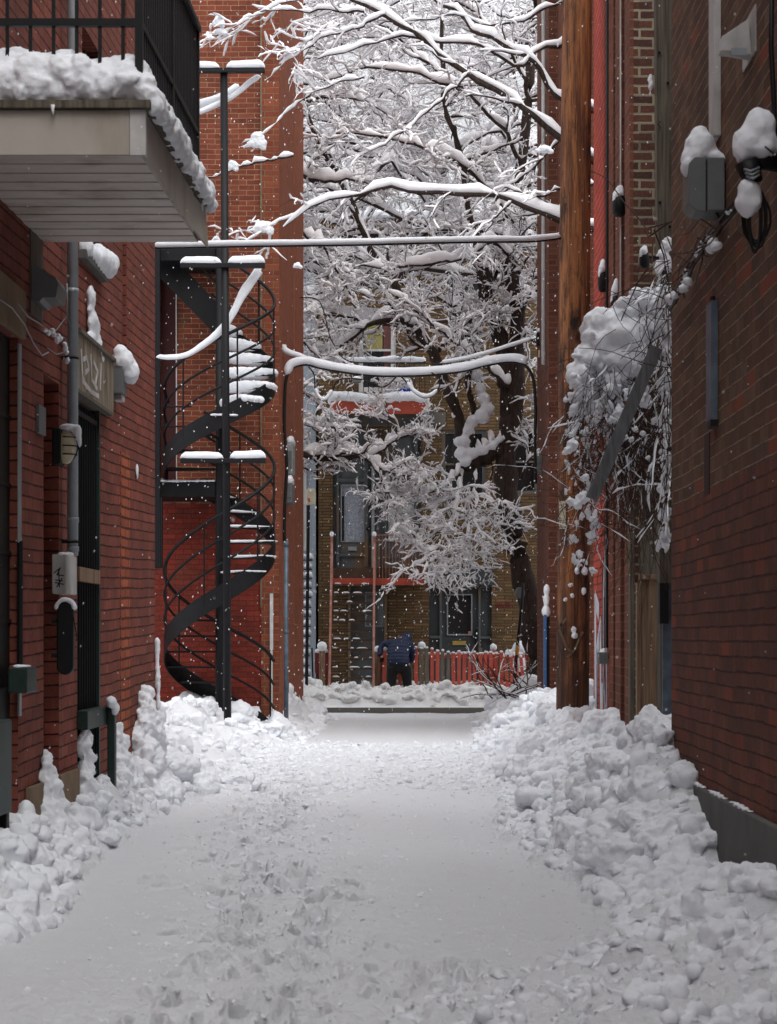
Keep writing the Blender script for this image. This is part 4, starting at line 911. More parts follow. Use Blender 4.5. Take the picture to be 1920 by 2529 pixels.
capped(1489, 690, .08, .22, 17.2, 'dark bell lamp with snow cap on the vermilion wall')
capped(1522, 755, .09, .28, 16.2, 'long dark lamp with snow cap just above the snowy vine')
capped(1490, 1625, .08, .10, 17.0, 'small dark box low on the vermilion wall beside the graffiti', 'wall_box', shape=1)
capped(1592, 640, .07, .12, 13.6, 'stubby grey spotlight with snow hood left of the wooden post', 'spot_lamp', shape=0)
# wooden post, small lamp with snow on the other side
yp = 14.0; e = thing('wooden_post', 'tall grey weathered square wooden post before the dark brick', 'post', (PX(1640, yp), yp, 0))
mb = MB(); mb.bar((PX(1652, yp), yp, .1), (PX(1634, yp), yp, 8.2), .125, .12, up=(0, 1, 0)); mb.build('post', M['wood_dark'], e, bevel=.012)
mb = MB()
for (x, y) in ((1629, 130), (1650, 205), (1655, 560), (1630, 500)): mb.tube([P(x, y, yp - .06), P(x, y, yp - .085)], .010, 7)
mb.tube([P(1632, 300, yp - .07), P(1626, 306, yp - .07), P(1632, 316, yp - .07), P(1628, 322, yp - .07)], .004, 5); mb.build('bolt', M['black_iron'], e)
snow_cap([(P(1638, 640, yp - .08), (.05, .05, .08)), (P(1648, 605, yp - .08), (.045, .05, .06)), (P(1630, 665, yp - .08), (.035, .04, .06)), (P(1654, 660, yp - .06), (.03, .04, .05)), (P(1607, 210, yp), (.012, .03, .09))], e, voxel=.010, rough=.02, sc=.04)

# board fence, tan plank door and steel sheet closing the gap
e = thing('plank_gate', 'tan plank gate with dark posts in the gap beside the dark building', 'gate', (1.95, 14.6, 0))
yg = 14.9
mb = MB(); mb.box((PX(1583, yg), yg, -.1), (PX(1626, yg), yg + .04, PZ(1432, yg))); mb.build('plank', M['wood_tan'], e, bevel=.004)
mb = MB(); mb.box((PX(1580, yg), yg - .03, PZ(1432, yg)), (PX(1630, yg), yg + .06, PZ(1418, yg))); mb.build('top_rail', M['wood_tan'], e, bevel=.004)
mb = MB(); mb.box((PX(1571, yg), yg - .05, -.1), (PX(1579, yg), yg + .02, PZ(1440, yg))); mb.build('edge_strip', M['wood_tan'], e)
for (a, b, y_) in ((1626, 1640, 14.7), (1556, 1568, 15.1)):
    mb = MB(); mb.box((PX(a, y_), y_, -.1), (PX(b, y_), y_ + .09, PZ(1240, y_))); mb.build('post', M['wood_dark'], e, bevel=.005)
mb = MB(); mb.box((PX(1580, 15.1), 15.1, PZ(1416, 15)), (PX(1628, 15.1), 15.14, PZ(1180, 15))); mb.build('dark_panel', M['wood_dark'], e)
e = thing('steel_sheet', 'blue grey steel sheet wedged against the corner of the dark building', 'steel sheet', (PX(1650, 13.2), 13.2, 0))
mb = MB(); mb.box((PX(1637, 13.2), 13.2, -.1), (PX(1668, 13.2), 13.23, PZ(1440, 13.2))); mb.build('sheet', M['blue_steel'], e)
mb = MB(); mb.box((PX(1630, 13.1), 13.1, PZ(1540, 13.1)), (PX(1652, 13.1), 13.18, PZ(1440, 13.1))); mb.build('clasp', M['dark'], e)
# the fallen plank leaning across the vine
e = MB(); a = P(1622, 858, 12.3); b = P(1462, 1232, 12.2); e.bar(a, b, .078, .03, up=(0, -1, 0)); o = e.build('leaning_plank', M['plank_grey'], None, bevel=.003, base=b); tag(o, 'dark grey plank slanting down through the snowy vine', 'plank')
# utility pole
yp = 17.5; s_ = FP / yp; e = thing('utility_pole', 'tall orange-brown creosoted utility pole with black tarred foot', 'utility pole', (PX(1413, yp), yp, 0))
mb = MB(); n = 40; mb.tube([(PX(1413, yp) + .03 + (t - .5) * .066 + .004 * math.sin(t * 9), yp, -.2 + 9.5 * t) for t in np.linspace(0, 1, n)], [.147 - .022 * t for t in np.linspace(0, 1, n)], 28); mb.build('shaft', M['pole'], e, True)
mb = MB(); mb.box((PX(1383, yp - .2), yp - .135, PZ(1308, yp)), (PX(1399, yp - .2), yp - .125, PZ(1240, yp))); mb.build('tag_plate', M['cream'], e)
mb = MB()
fp_ = Face(yp - .15)
for pts in ([(1388, 1512), (1386, 1545)], [(1383, 1548), (1398, 1528)], [(1382, 1555), (1400, 1600), (1412, 1612)], [(1412, 1560), (1432, 1575), (1440, 1562)], [(1432, 1575), (1420, 1605), (1402, 1622)]):
    mb.stroke(fp_, [(PX(x, yp - .15), PZ(y, yp - .15)) for (x, y) in pts], .018, -.012, .002)
mb.build('pale_graffiti', M['stone'], e)
bl = [(P(x, y, yp - .15), (.012 + .02 * rnd.random(), .02, .018 + .03 * rnd.random())) for (x, y) in ((1430, 1395), (1440, 1385), (1425, 1410), (1445, 1410), (1410, 1445), (1442, 1460), (1414, 1470), (1396, 1480), (1418, 1555), (1420, 1570))]
snow_cap(bl, e, voxel=.008, rough=.012, sc=.03)

# ------------------------------------------------------------------ third building on the right
C0, C1 = 25.4, 31.5; kc = .26 / 6.1
bc = thing('brick_building', 'brown brick corner building far down the alley behind the pole', 'building', (4.5, 28, 0))
fC = Face(C0); CW = Side(2.05, C0, (PX(1327, C1) - 2.05) / (C1 - C0), -1)
mb = MB(); hole_wall(mb, fC, 2.05, 9, -.3, 12.4, [], .2); mb.add([(9, C0, -.3), (9, C1, -.3), (9, C1, 12.4), (9, C0, 12.4)], [(0,1,2,3)]); xe = CW.X(C1)
mb.add([(xe, C1, -.3), (9, C1, -.3), (9, C1, 12.4), (xe, C1, 12.4)], [(0,1,2,3)]); hole_wall(mb, CW, C0, C1, -.3, 12.4, [], .2); mb.build('wall', M['brick_c'], bc)
mb = MB(); mb.box((2.165, 23.5, -.3), (2.32, C0 - .002, 12.4)); mb.build('chimney_breast', M['brick_c'], bc)
flat_roof(2.35, 9, C0 + .01, C1, 12.4, bc)
u = CW.Yat(1343, .05); mb = MB(); mb.tube([CW(u, PZ(900, u), .05), CW(u, 12.3, .05)], .028, 8); o = mb.build('downpipe', M['white_paint'], None, True, base=CW(u, PZ(900, u), .05)); tag(o, 'slim white downpipe on the far right corner building', 'downpipe')
e = thing('meter_box', 'small dark meter box with snow high on the far right corner', 'meter box', P(1335, 838, 30))
mb = MB(); mb.box((PX(1325, 30), 29.9, PZ(855, 30)), (PX(1341, 30), 30.1, PZ(822, 30))); mb.build('box', M['black_iron'], e, bevel=.02); snow_cap([(P(1333, 818, 30), (.05, .08, .05))], e, voxel=.012, rough=.005)
mb = MB(); mb.box((PX(1330, 29.9), 29.85, PZ(885, 30)), (PX(1337, 29.9), 29.92, PZ(868, 30))); mb.build('label_plate', M['cream'], e)
capped(1330, 1145, .10, .28, 28.6, 'grey meter box with a snow cap on the far right corner', 'meter_case', shape=1)
# blue post with snow, just before the corner
e = thing('blue_post', 'blue painted post topped with a tall plug of snow', 'post', (PX(1349, 24.5), 24.5, 0))
mb = MB(); mb.box((PX(1343, 24.5), 24.45, -.1), (PX(1350, 24.5), 24.55, PZ(1518, 24.5))); mb.build('post', M['blue_paint'], e, bevel=.004)
mb = MB(); mb.box((PX(1350, 24.5) + .002, 24.5, -.1), (PX(1358, 24.5), 24.58, PZ(1518, 24.5))); mb.build('back_plate', M['dark'], e)
snow_cap([(P(1349, 1510, 24.5), (.055, .06, .08)), (P(1350, 1480, 24.5), (.04, .05, .10)), (P(1351, 1458, 24.5), (.045, .05, .08))], e, voxel=.012, rough=.012)
# ------------------------------------------------------------------ building with the spiral stair
A0, A1 = 25.8, 31.0; AH = 12.2
sb = thing('brick_building', 'red brick building at the back left carrying the black spiral stair', 'building', (-4, 28, 0))
fA = Face(A0); xw = -1.42; xp = PX(646, A0)
dl = (PX(396, A0), PX(436, A0), PZ(1197, A0), PZ(640, A0), .14)
mb = MB(); hole_wall(mb, fA, -9, xp, -.3, AH, [dl], .2)
mb.add([(-9, A0, -.3), (-9, A1, -.3), (-9, A1, AH), (-9, A0, AH)], [(0,1,2,3)]); mb.add([(-9, A1, -.3), (-1.34, A1, -.3), (-1.34, A1, AH), (-9, A1, AH)], [(0,1,2,3)])
mb.build('wall', M['brick_stair'], sb)
mb = MB(); mb.box((xp, A0 - .03, -.3), (xw - .001, A0 + .3, AH)); mb.build('corner_pier', M['brick_pier'], sb)
AW = Side(xw, A0, (PX(750, A1) + 1.42) / (A1 - A0), 1)
us_ = AW.Yat(727); mb = MB(); hole_wall(mb, AW, A0 - .03, A1, -.3, AH, [(us_ - .10, us_ + .10, PZ(1700, us_), PZ(300, us_), .08, True)], .05); mb.build('flank_wall', M['brick_pier_side'], sb)
flat_roof(-9, -1.5, A0 + .01, A1 - .01, AH, sb)
mb = MB(); mb.box((dl[0], A0 + .10, dl[2]), (dl[1], A0 + .139, dl[3])); mb.build('door', simple('oxblood_door', lin(66, 26, 26), .7, var=.2), sb)
mb = MB(); mb.tube([(PX(437, A0), A0 - .012, PZ(1200, A0)), (PX(436, A0), A0 - .012, PZ(620, A0))], .008, 5); o = mb.build('wire', M['white_paint'], None, base=(PX(437, A0), A0, 4)); tag(o, 'thin pale wire running down the brick left of the spiral stair', 'wire')
# patched corner joint
mb = MB(); mb.box((xp - .012, A0 - .036, PZ(1500, A0)), (xp + .012, A0 - .0301, AH - .3)); mb.build('mortar_joint', M['stone'], sb)
# red flag of paint
mb = MB(); mb.box((-1.435, A0 - .031, 0), (-1.43, A0 - .03, .1)); mb.build('foot_patch', M['stone'], sb)
u = .055
mb = MB(); xq = PX(707, A0 - .1); mb.tube([(xq, A0 - .075, -.1), (xq, A0 - .075, PZ(1336, A0))], .030, 12); o = mb.build('downpipe', M['blue_steel'], None, True, base=(xq, A0 - .07, 0)); tag(o, 'blue grey drain pipe low on the back left brick pier', 'downpipe')
mb = MB()
for py in (1350, 1565): mb.tube([(xq, A0 - .075, PZ(py, A0)), (xq, A0 - .075, PZ(py, A0) + .05)], .035, 12)
mb.build('pipe_collar', M['blue_steel'], o, True)
mb = MB(); xq = PX(671, A0 - .06); mb.box((xq - .022, A0 - .07, PZ(1605, A0)), (xq + .022, A0 - .032, PZ(1466, A0))); mb.box((xq - .016, A0 - .065, -.1), (xq + .014, A0 - .032, PZ(1606, A0))); o = mb.build('cable_cover', M['white_paint'], None, bevel=.004, base=(xq, A0 - .05, 0)); tag(o, 'off-white cable cover strip standing against the red wall', 'cable cover')
e = thing('socket_box', 'small pale socket box at the foot of the red painted wall', 'socket box', P(390, 1688, A0))
mb = MB(); mb.box((PX(380, A0), A0 - .06, PZ(1698, A0)), (PX(398, A0), A0 - .001, PZ(1680, A0))); mb.build('box', M['white_paint'], e, bevel=.004)
mb = MB(); mb.box((PX(383, A0), A0 - .066, PZ(1694, A0)), (PX(395, A0), A0 - .0605, PZ(1684, A0))); mb.build('lid', M['grey_metal'], e)
# meter boxes on the flank wall
for (px, y0, y1, lab) in ((726, 1175, 1100, 'upper grey meter box with snow on the flank of the back left building'), (724, 1246, 1196, 'lower rounded meter box with a snow cap on the flank of the back left building')):
    u = AW.Yat(px, .1); e = thing('meter_box', lab, 'meter box', AW(u, PZ(y0, u), 0), 'meter boxes on the flank wall')
    mb = MB(); mb.fbox(AW, u - .25, u + .15, PZ(y0, u), PZ(y1, u), 0, .11); mb.build('box', M['grey_metal'] if y0 < 1200 else M['grey_paint'], e, bevel=.02)
    mb = MB(); mb.fbox(AW, u - .262, u - .251, PZ(y0, u) + .08, PZ(y1, u) - .1, .02, .09); mb.build('lid', M['grey_paint'], e)
    snow_cap([(AW(u + d, PZ(y1, u) + .03, .06), (.06, .10, .06)) for d in (-.18, -.08, .03, .1)] + [(AW(u - .1, PZ(y1, u) + .07, .06), (.05, .08, .05))], e, voxel=.012, rough=.012)

# ------------------------------------------------------------------ spiral stair
cx, cy, R = PX(543, 24.9), 24.9, .70
st_ = thing('spiral_staircase', 'black iron spiral staircase with snow on its upper treads', 'spiral staircase', (cx, cy, 0))
T1 = [(-345, -.02), (-270, .42), (-180, 1.06), (-90, 1.73), (0, 2.38), (90, 3.03), (112, 3.18)]
T2 = [(-195, 3.25), (-180, 3.36), (-90, 3.90), (0, 4.45), (90, 5.18), (104, 5.30)]
def zh(T, a): T_ = np.array(T); return float(np.interp(a, T_[:, 0], T_[:, 1]))
def pt(a, r, z): return Vector((cx + r * math.cos(math.radians(a)), cy + r * math.sin(math.radians(a)), z))
mb = MB(); mb.tube([(cx, cy, -.1), (cx, cy, 6.2)], .052, 14); mb.build('centre_column', M['black_iron'], st_, True)
for T in (T1, T2):
    a0, a1 = T[0][0], T[-1][0]; N = 90; mb = MB()
    an = np.linspace(a0, a1, N); vs = []
    for a in an:
        z = zh(T, a); vs += [pt(a, R, z - .13), pt(a, R, z + .13), pt(a, R - .012, z + .13), pt(a, R - .012, z - .13)]
    mb.add(vs, [(i*4+j, i*4+(j+1)%4, (i+1)*4+(j+1)%4, (i+1)*4+j) for i in range(N-1) for j in range(4)] + [(0,1,2,3), (N*4-4, N*4-3, N*4-2, N*4-1)])
    mb.build('stringer', M['black_iron'], st_)
    for hgt, r_ in ((.98, .022), (.68, .016), (.38, .016)):
        mb = MB(); mb.tube([pt(a, R - .01, zh(T, a) + hgt) for a in np.linspace(a0, a1, 70)], r_, 7); mb.build('handrail' if hgt > .9 else 'mid_rail', M['black_iron'], st_, True)
    a = a0 + 12
    while a < a1:
        mb = MB(); z = zh(T, a); mb.tube([pt(a, R - .006, z), pt(a, R - .006, z + .98)], .011, 6); mb.build('baluster', M['black_iron'], st_); a += 58
    zt_ = zh(T, a0) + .12
    while zt_ < zh(T, a1) - .08:
        aa = float(np.interp(zt_, [t[1] for t in T], [t[0] for t in T])); w_ = 15
        mb = MB(); pl = [pt(aa - 5, .05, 0)] + [pt(aa - w_ + 2 * w_ * k / 5, R - .015, 0) for k in range(6)] + [pt(aa + 5, .05, 0)]
        n = len(pl); vs = [(p.x, p.y, zt_ - .018) for p in pl] + [(p.x, p.y, zt_ + .006) for p in pl]
        mb.add(vs, [tuple(range(n))[::-1], tuple(range(n, 2*n))] + [(i, (i+1)%n, n+(i+1)%n, n+i) for i in range(n)]); tr = mb.build('tread', M['black_iron'], st_)
        th = (.085 if aa > -50 else .03 if aa > -110 else 0) if T is T2 else (.022 if zt_ > 1.95 else 0)
        if th:
            bl = []
            for k in range(14):
                f = .14 + .82 * k / 13; r = R * f
                for da in (-.6, -.2, .2, .6): bl.append((pt(aa + da * w_ * 1.1, r, zt_ + th * .40), (.05 + .02 * f, .05 + .02 * f, th * (.62 + .30 * math.sin(math.pi * min(f * 1.05, 1))))))
            snow_cap(bl, tr, voxel=.014, rough=th * .12, sc=.05)
        zt_ += .196
for z in (3.02, 5.98):
    mb = MB(); mb.box((-2.98, cy - .02, z), (cx - .055, A0 - .02, z + .19)); mb.build('landing', M['black_iron'], st_, bevel=.004)
mb = MB(); mb.bar((PX(392, 25.2), 25.2, PZ(640, 25.2)), (PX(552, 25.2), 25.2, PZ(805, 25.2)), .05, .30); mb.build('straight_flight', M['black_iron'], st_)
mb = MB()
for dz in (.45, .8): mb.bar((PX(392, 25.1), 25.1, PZ(640, 25.1) + dz), (PX(552, 25.1), 25.1, PZ(805, 25.1) + dz), .03)
mb.build('straight_flight_rail', M['black_iron'], st_)
snow_cap(ridge((-2.95, cy - .0, 3.215), (cx - .08, cy - .0, 3.215), 16, .035, .018, .5), st_, 'landing_snow', voxel=.01, rough=.006)
mb = MB(); mb.box((PX(384, 24.8), 24.75, 2.12), (PX(396, 24.8), 24.85, 6.2)); mb.box((PX(384, 24.8), 24.76, 2.12), (PX(402, 24.8), 24.84, 3.0)); mb.build('support_post', M['black_iron'], st_)
mb = MB()
for z in (3.6, 3.9, 4.15): mb.tube([(-2.95, cy, z), (cx - .35, cy - .02, z)], .012, 6)
mb.build('landing_rail', M['black_iron'], st_)

# ------------------------------------------------------------------ clothesline pole with three snow-laden crossbars
yq = 23.6; cp = thing('clothesline_pole', 'black steel clothesline pole with three snow-topped crossbars', 'clothesline pole', (PX(563, yq), yq, 0))
mb = MB(); mb.tube([(PX(563, yq), yq, -.1), (PX(553.5, yq), yq, PZ(172, yq))], .045, 16); mb.build('pole', M['black_iron'], cp, True)
def snowtube(name, pts, r, h, parent, mat='snow', jit=.25, k=10, taper=2, lump=3.0, thin=0):
    "a continuous roll of snow lying along a line"
    P_ = [Vector(p) for p in pts]; L = [0]
    for a, b in zip(P_[:-1], P_[1:]): L.append(L[-1] + (b - a).length)
    n = max(8, int(L[-1] / .022)); out = []; rr = []
    for i in range(n + 1):
        s = L[-1] * i / n; j = max(0, min(len(L) - 2, int(np.searchsorted(L, s)) - 1)); t = (s - L[j]) / max(L[j+1] - L[j], 1e-6)
        q = 1 + jit * float(fbm(np.array([s * lump + L[-1] * 3.1]), np.array([r * 97.]), 1, 3)[0]) * 2.2
        e = min(1, (i / taper) ** .5 if i < taper else 1, ((n - i) / taper) ** .5 if n - i < taper else 1)
        q = max(.25, q) * max(e, .15) * (1 - thin * (i / n) ** 1.5); out.append(P_[j].lerp(P_[j+1], t) + Vector((0, 0, h * q * .75))); rr.append(q)
    vs = []
    for i, p in enumerate(out):
        t = (out[min(i+1, n)] - out[max(i-1, 0)]).normalized(); sd = t.cross(Vector((0, 0, 1)))
        sd = sd.normalized() if sd.length > .05 else Vector((1, 0, 0)); up = sd.cross(t)
        for m_ in range(k):
            a = 2 * math.pi * m_ / k; vs.append(p + sd * math.cos(a) * r * min(rr[i], 1.25) + up * math.sin(a) * h * rr[i])
    mb = MB(); mb.add(vs, [(i*k+j, i*k+(j+1)%k, (i+1)*k+(j+1)%k, (i+1)*k+j) for i in range(n) for j in range(k)] + [tuple(range(k))[::-1], tuple(n*k+j for j in range(k))])
    return mb.build(name, M[mat], parent, True)
for (py, xa, xb_, xc) in ((171, 440, 655, 552), (652, 447, 655, 556), (1133, 447, 657, 561)):
    z = PZ(py, yq); mb = MB(); mb.box((PX(xa, yq), yq - .08, z - .055), (PX(xb_, yq), yq + .0, z)); cb_ = mb.build('crossbar', M['black_iron'], cp, bevel=.005)
    snowtube('snow_cap', [(PX(xa, yq), yq - .04, z - .005), (PX(xc - 8, yq), yq - .04, z - .012)], .05, .05, cb_, jit=.10, taper=3)
    snowtube('snow_cap', [(PX(xc + 8, yq), yq - .04, z - .012), (PX(xb_, yq), yq - .04, z)], .05, .056, cb_, jit=.10, taper=3)
# sagging lines loaded with snow
def line(name, lab, pts, r, sr, sh, parent=None, thin=0, jit=.2, cat='cable', group=None, segs=None):
    e = thing(name, lab, cat, pts[0], group); mb = MB(); mb.tube(pts, r, 7); mb.build('core', M['rubber'], e, True)
    if segs is None: snowtube('snow_load', [p + Vector((0, 0, r * .5)) for p in pts], sr, sh, e, jit=jit, thin=thin)
    else:
        for (a, b, sr_, sh_) in segs: snowtube('snow_load', [p + Vector((0, 0, r * .5)) for p in pts[a:b + 1]], sr_, sh_, e, jit=jit)
    return e
def smooth_pts(pl, Y, sub=5):
    P_ = [P(a[0], a[1], a[2] if len(a) > 2 else Y) for a in pl]; out = []
    for i in range(len(P_) - 1):
        a, b, c, d = P_[max(i-1, 0)], P_[i], P_[i+1], P_[min(i+2, len(P_)-1)]
        for k in range(sub):
            t = k / sub; out.append(.5 * ((2*b) + (c-a)*t + (2*a-5*b+4*c-d)*t*t + (3*b-a-3*c+d)*t**3))
    out.append(P_[-1]); return out
line('clothesline', 'clothesline sagging from the middle crossbar to the left wall, thick with snow', smooth_pts([(646, 668), (600, 735), (571, 789), (542, 827), (500, 860), (458, 883), (417, 888), (386, 884)], 23.75), .006, .045, .058, jit=.22, thin=.6)
line('clothesline', 'front of two clotheslines under the top crossbar, loaded with snow', smooth_pts([(645, 192), (618, 208), (590, 232), (560, 252), (500, 280), (425, 306)], 23.7), .006, .035, .035, jit=.18, group='clotheslines at the top crossbar')
line('clothesline', 'rear, shorter of two clotheslines behind the pole top, thick with snow', smooth_pts([(592, 218), (560, 240), (520, 258), (470, 270), (425, 280)], 23.9), .006, .045, .05, jit=.1, group='clotheslines at the top crossbar')

# ------------------------------------------------------------------ service cables across the alley
line('service_cable', 'straight snow-covered service cable stretched across to the utility pole', smooth_pts([(376, 613, 15.85), (560, 609, 16.1), (760, 606, 16.4), (900, 604, 16.6), (1040, 600, 16.8), (1200, 597, 17.0), (1310, 596, 17.2), (1385, 588, 17.4)], 17), .012, .028, .026, jit=.10)
line('service_cable', 'thick snow-covered cable bundle bowing across the alley below the branches', smooth_pts([(703, 1336), (704, 1250), (709, 1150), (703, 1060), (704, 980), (707, 940), (716, 914), (732, 904), (760, 900), (790, 908), (840, 917), (900, 925), (960, 928), (1030, 927), (1090, 923), (1150, 915), (1200, 902), (1250, 894), (1288, 897), (1308, 915), (1319, 945), (1323, 1010), (1322, 1090), (1323, 1195)], 26.3, 4), .022, .06, .07, jit=.08, segs=((21, 74, .052, .058),))
line('service_cable', 'thinner snow-covered cable joining the bowed bundle from the upper left', smooth_pts([(700, 852), (705, 872), (740, 884), (770, 896), (800, 906)], 26.4), .008, .045, .04, jit=.2)
line('service_cable', 'thin black cable stretched just above the bowed bundle, snowy on the right', smooth_pts([(838, 874), (858, 890), (900, 896), (1000, 897), (1090, 898), (1170, 884), (1250, 860), (1325, 836)], 26.6), .008, .035, .03, jit=.2, segs=((20, 34, .03, .028),))
line('drip_loop', 'slack black cable looping below the bowed cable bundle', smooth_pts([(762, 905), (776, 925), (779, 960), (790, 985), (806, 988), (822, 965), (832, 942), (850, 935), (885, 936), (920, 945), (942, 956), (962, 948), (985, 928), (1005, 945), (1022, 968), (1048, 982), (1072, 975), (1087, 950), (1084, 932), (1066, 920)], 26.2, 4), .010, .03, .022, jit=.3, segs=((8, 20, .032, .026), (52, 66, .032, .024)))
line('thin_wire', 'thin black wire crossing the branches from the upper left', smooth_pts([(742, 735), (790, 745), (815, 830), (828, 855)], 26.4), .008, .01, .006, segs=())
e = thing('cable_connector', 'grey cable connector with snow hanging mid-span under the bundle', 'connector', P(882, 940, 26.25))
mb = MB(); mb.box(tuple(P(872, 946, 26.3)), tuple(P(892, 936, 26.2))); mb.build('clamp', M['grey_paint'], e, bevel=.005); mb = MB(); mb.bar(P(882, 938, 26.25), P(882, 922, 26.25), .02); mb.build('hanger', M['black_iron'], e)
snow_cap([(P(882, 934, 26.25), (.06, .05, .03))], e, voxel=.01, rough=.006)

# ------------------------------------------------------------------ houses across the street
FY = 40.8; fF = Face(FY); fx = lambda x: PX(x, FY); fz = lambda y: PZ(y, FY)
fb_ = thing('apartment_building', 'tawny brick triplex across the street with red balcony fascias', 'building', (1, 43, 0))
H1 = (fx(822), fx(918), fz(1408), fz(1060), .12); H2 = (fx(926), fx(1040), fz(1408), fz(1060), .12)
H3 = (fx(860), fx(957), -.1, fz(1450), .16); H4 = (fx(1060), fx(1215), -.1, fz(1446), .14); H5 = (fx(885), fx(978), fz(968), fz(760), .12)
H6 = (fx(1092), fx(1200), fz(1230), fz(1062), .12); H7 = (fx(1105), fx(1190), fz(850), fz(690), .12); H8 = (fx(1245), fx(1330), fz(1220), fz(1060), .12); H9 = (fx(820), fx(868), fz(700), fz(600), .12)
mb = MB(); hole_wall(mb, fF, fx(787), 7, -.3, 9.6, [H1, H2, H3, H4, H5, H6, H7, H8, H9], .12); mb.build('wall', M['brick_far'], fb_)
mb = MB(); mb.box((fx(787), FY + .2, -.3), (7, 50, 9.55)); mb.build('rear_wall', M['dark'], fb_)
mb = MB(); mb.box((fx(787) - .05, FY - .12, 9.6), (7.05, FY + .3, 9.85)); mb.build('cornice', M['brick_far'], fb_, bevel=.02)
mb = MB(); mb.box((fx(787) - .05, FY - .26, 9.853), (7.05, 50, 10.0)); mb.build('roof', M['snow'], fb_, bevel=.04)
def door(x0, x1, y0, y1, gx0, gx1, gy0, gy1, mat, glass, parent, slot=None, name='door'):
    Y = FY + .12; mb = MB(); hole_wall(mb, Face(FY + .10), PX(x0, Y), PX(x1, Y), PZ(y1, Y), PZ(y0, Y), [(PX(gx0, Y), PX(gx1, Y), PZ(gy1, Y), PZ(gy0, Y), .03)], .03)
    d = mb.build(name, mat, parent)
    mb = MB(); mb.box((PX(gx0, Y), FY + .128, PZ(gy1, Y)), (PX(gx1, Y), FY + .14, PZ(gy0, Y))); mb.build('pane', glass, d)
    mb = MB()
    for (a, b, c, e_) in ((gx0 - 3, gx0, gy0 - 3, gy1 + 3), (gx1, gx1 + 3, gy0 - 3, gy1 + 3), (gx0, gx1, gy0 - 3, gy0), (gx0, gx1, gy1, gy1 + 3)): mb.box((PX(a, Y), FY + .075, PZ(e_, Y)), (PX(b, Y), FY + .099, PZ(c, Y)))
    mb.build('moulding', M['grey_metal'], d)
    if slot: mb = MB(); mb.box((PX(slot[0], Y), FY + .07, PZ(slot[3], Y)), (PX(slot[1], Y), FY + .099, PZ(slot[2], Y))); mb.build('mail_slot', slot[4], d)
    return d
d = door(822, 918, 1060, 1408, 845, 897, 1200, 1336, M['door_grey'], M['lace'], fb_, (860, 882, 1350, 1360, M['grey_metal']))
mb = MB(); Y = FY + .1
for (a, b, c, e_) in ((832, 838, 1080, 1400), (900, 910, 1080, 1400), (838, 900, 1368, 1374), (838, 900, 1182, 1190)): mb.box((PX(a, Y), FY + .05, PZ(e_, Y)), (PX(b, Y), FY + .074, PZ(c, Y)))
mb.build('frame', M['door_grey'], d); mb = MB(); mb.ball(P(909, 1306, FY + .04), .04, 2); mb.build('knob', M['dark'], d)
mb = MB(); mb.box((PX(845, Y), FY + .11, PZ(1336, Y)), (PX(850, Y), FY + .127, PZ(1225, Y))); mb.build('pane_gap', M['dark'], d)
d = door(926, 1040, 1060, 1408, 962, 1018, 1200, 1335, M['door_grey'], M['blind'], fb_, (980, 998, 1355, 1364, M['grey_metal']))
mb = MB()
for (a, b, c, e_) in ((930, 937, 1070, 1404), (950, 956, 1070, 1404), (1024, 1032, 1070, 1404), (956, 1024, 1350, 1353), (956, 1024, 1374, 1378)): mb.box((PX(a, Y), FY + .05, PZ(e_, Y)), (PX(b, Y), FY + .074, PZ(c, Y)))
mb.build('frame', M['door_grey'], d)
mb = MB(); mb.box((fx(918) + .002, FY - .02, fz(1408)), (fx(926) - .002, FY + .1, fz(1060))); mb.build('mullion', M['grey_metal'], fb_)
d = door(860, 957, 1450, 1735, 905, 945, 1465, 1545, M['door_grey'], M['dark_glass'], fb_)
mb = MB(); 
for (a, b) in ((860, 866), (949, 956)): mb.box((PX(a, FY), FY - .03, 0), (PX(b, FY), FY + .06, fz(1450)))
mb.build('frame', M['stone'], d)
d = door(1060, 1215, 1446, 1735, 1107, 1164, 1470, 1566, M['door_dark'], M['dark_glass'], fb_, (1118, 1151, 1583, 1593, M['brass']))
mb = MB()
for (a, b, c, e_) in ((1086, 1092, 1446, 1730), (1182, 1187, 1446, 1730), (1062, 1086, 1570, 1576), (1187, 1213, 1572, 1577), (1062, 1213, 1447, 1452)): mb.box((PX(a, Y), FY + .03, PZ(e_, Y)), (PX(b, Y), FY + .074, PZ(c, Y)))
mb.build('frame', M['door_grey'], d)
mb = MB(); mb.box(tuple(P(1172, 1592, FY + .08)), tuple(P(1178, 1555, FY + .03))); mb.build('handle', M['dark'], d)
mb = MB(); mb.box(tuple(P(1157, 1566, FY + .1)), tuple(P(1164, 1559, FY + .09))); mb.build('sticker', M['pink_rust'], d)
mb = MB(); mb.box((PX(1056, Y), FY - .05, fz(1446)), (PX(1220, Y), FY + .02, fz(1400))); mb.build('transom_panel', M['door_dark'], fb_, bevel=.01)
def window(H, parent, glass=M['dark_glass'], fr=M['white_paint'], bars=1, wd=.05):
    a, b, c, e_ = H[:4]; mb = MB(); mb.box((a, FY + .11, c), (b, FY + .118, e_)); w_ = mb.build('window', glass, parent)
    mb = MB()
    for (p, q, r, s) in ((a, a + wd, c, e_), (b - wd, b, c, e_), (a + wd, b - wd, c, c + wd), (a + wd, b - wd, e_ - wd, e_)): mb.box((p, FY + .03, r), (q, FY + .105, s))
    for k in range(bars): z = c + (e_ - c) * (k + 1) / (bars + 1); mb.box((a + wd, FY + .04, z - .02), (b - wd, FY + .105, z + .02))
    mb.build('window_frame', fr, w_); return w_
w_ = window(H5, fb_, M['dark_glass'], M['white_paint'], 1, .10)
mb = MB(); mb.box((H5[0] + .14, FY + .1055, fz(862)), (fx(945), FY + .109, H5[3] - .12)); mb.build('curtain', simple('olive_curtain', lin(150, 140, 86), .9, var=.35, vs=5), w_)
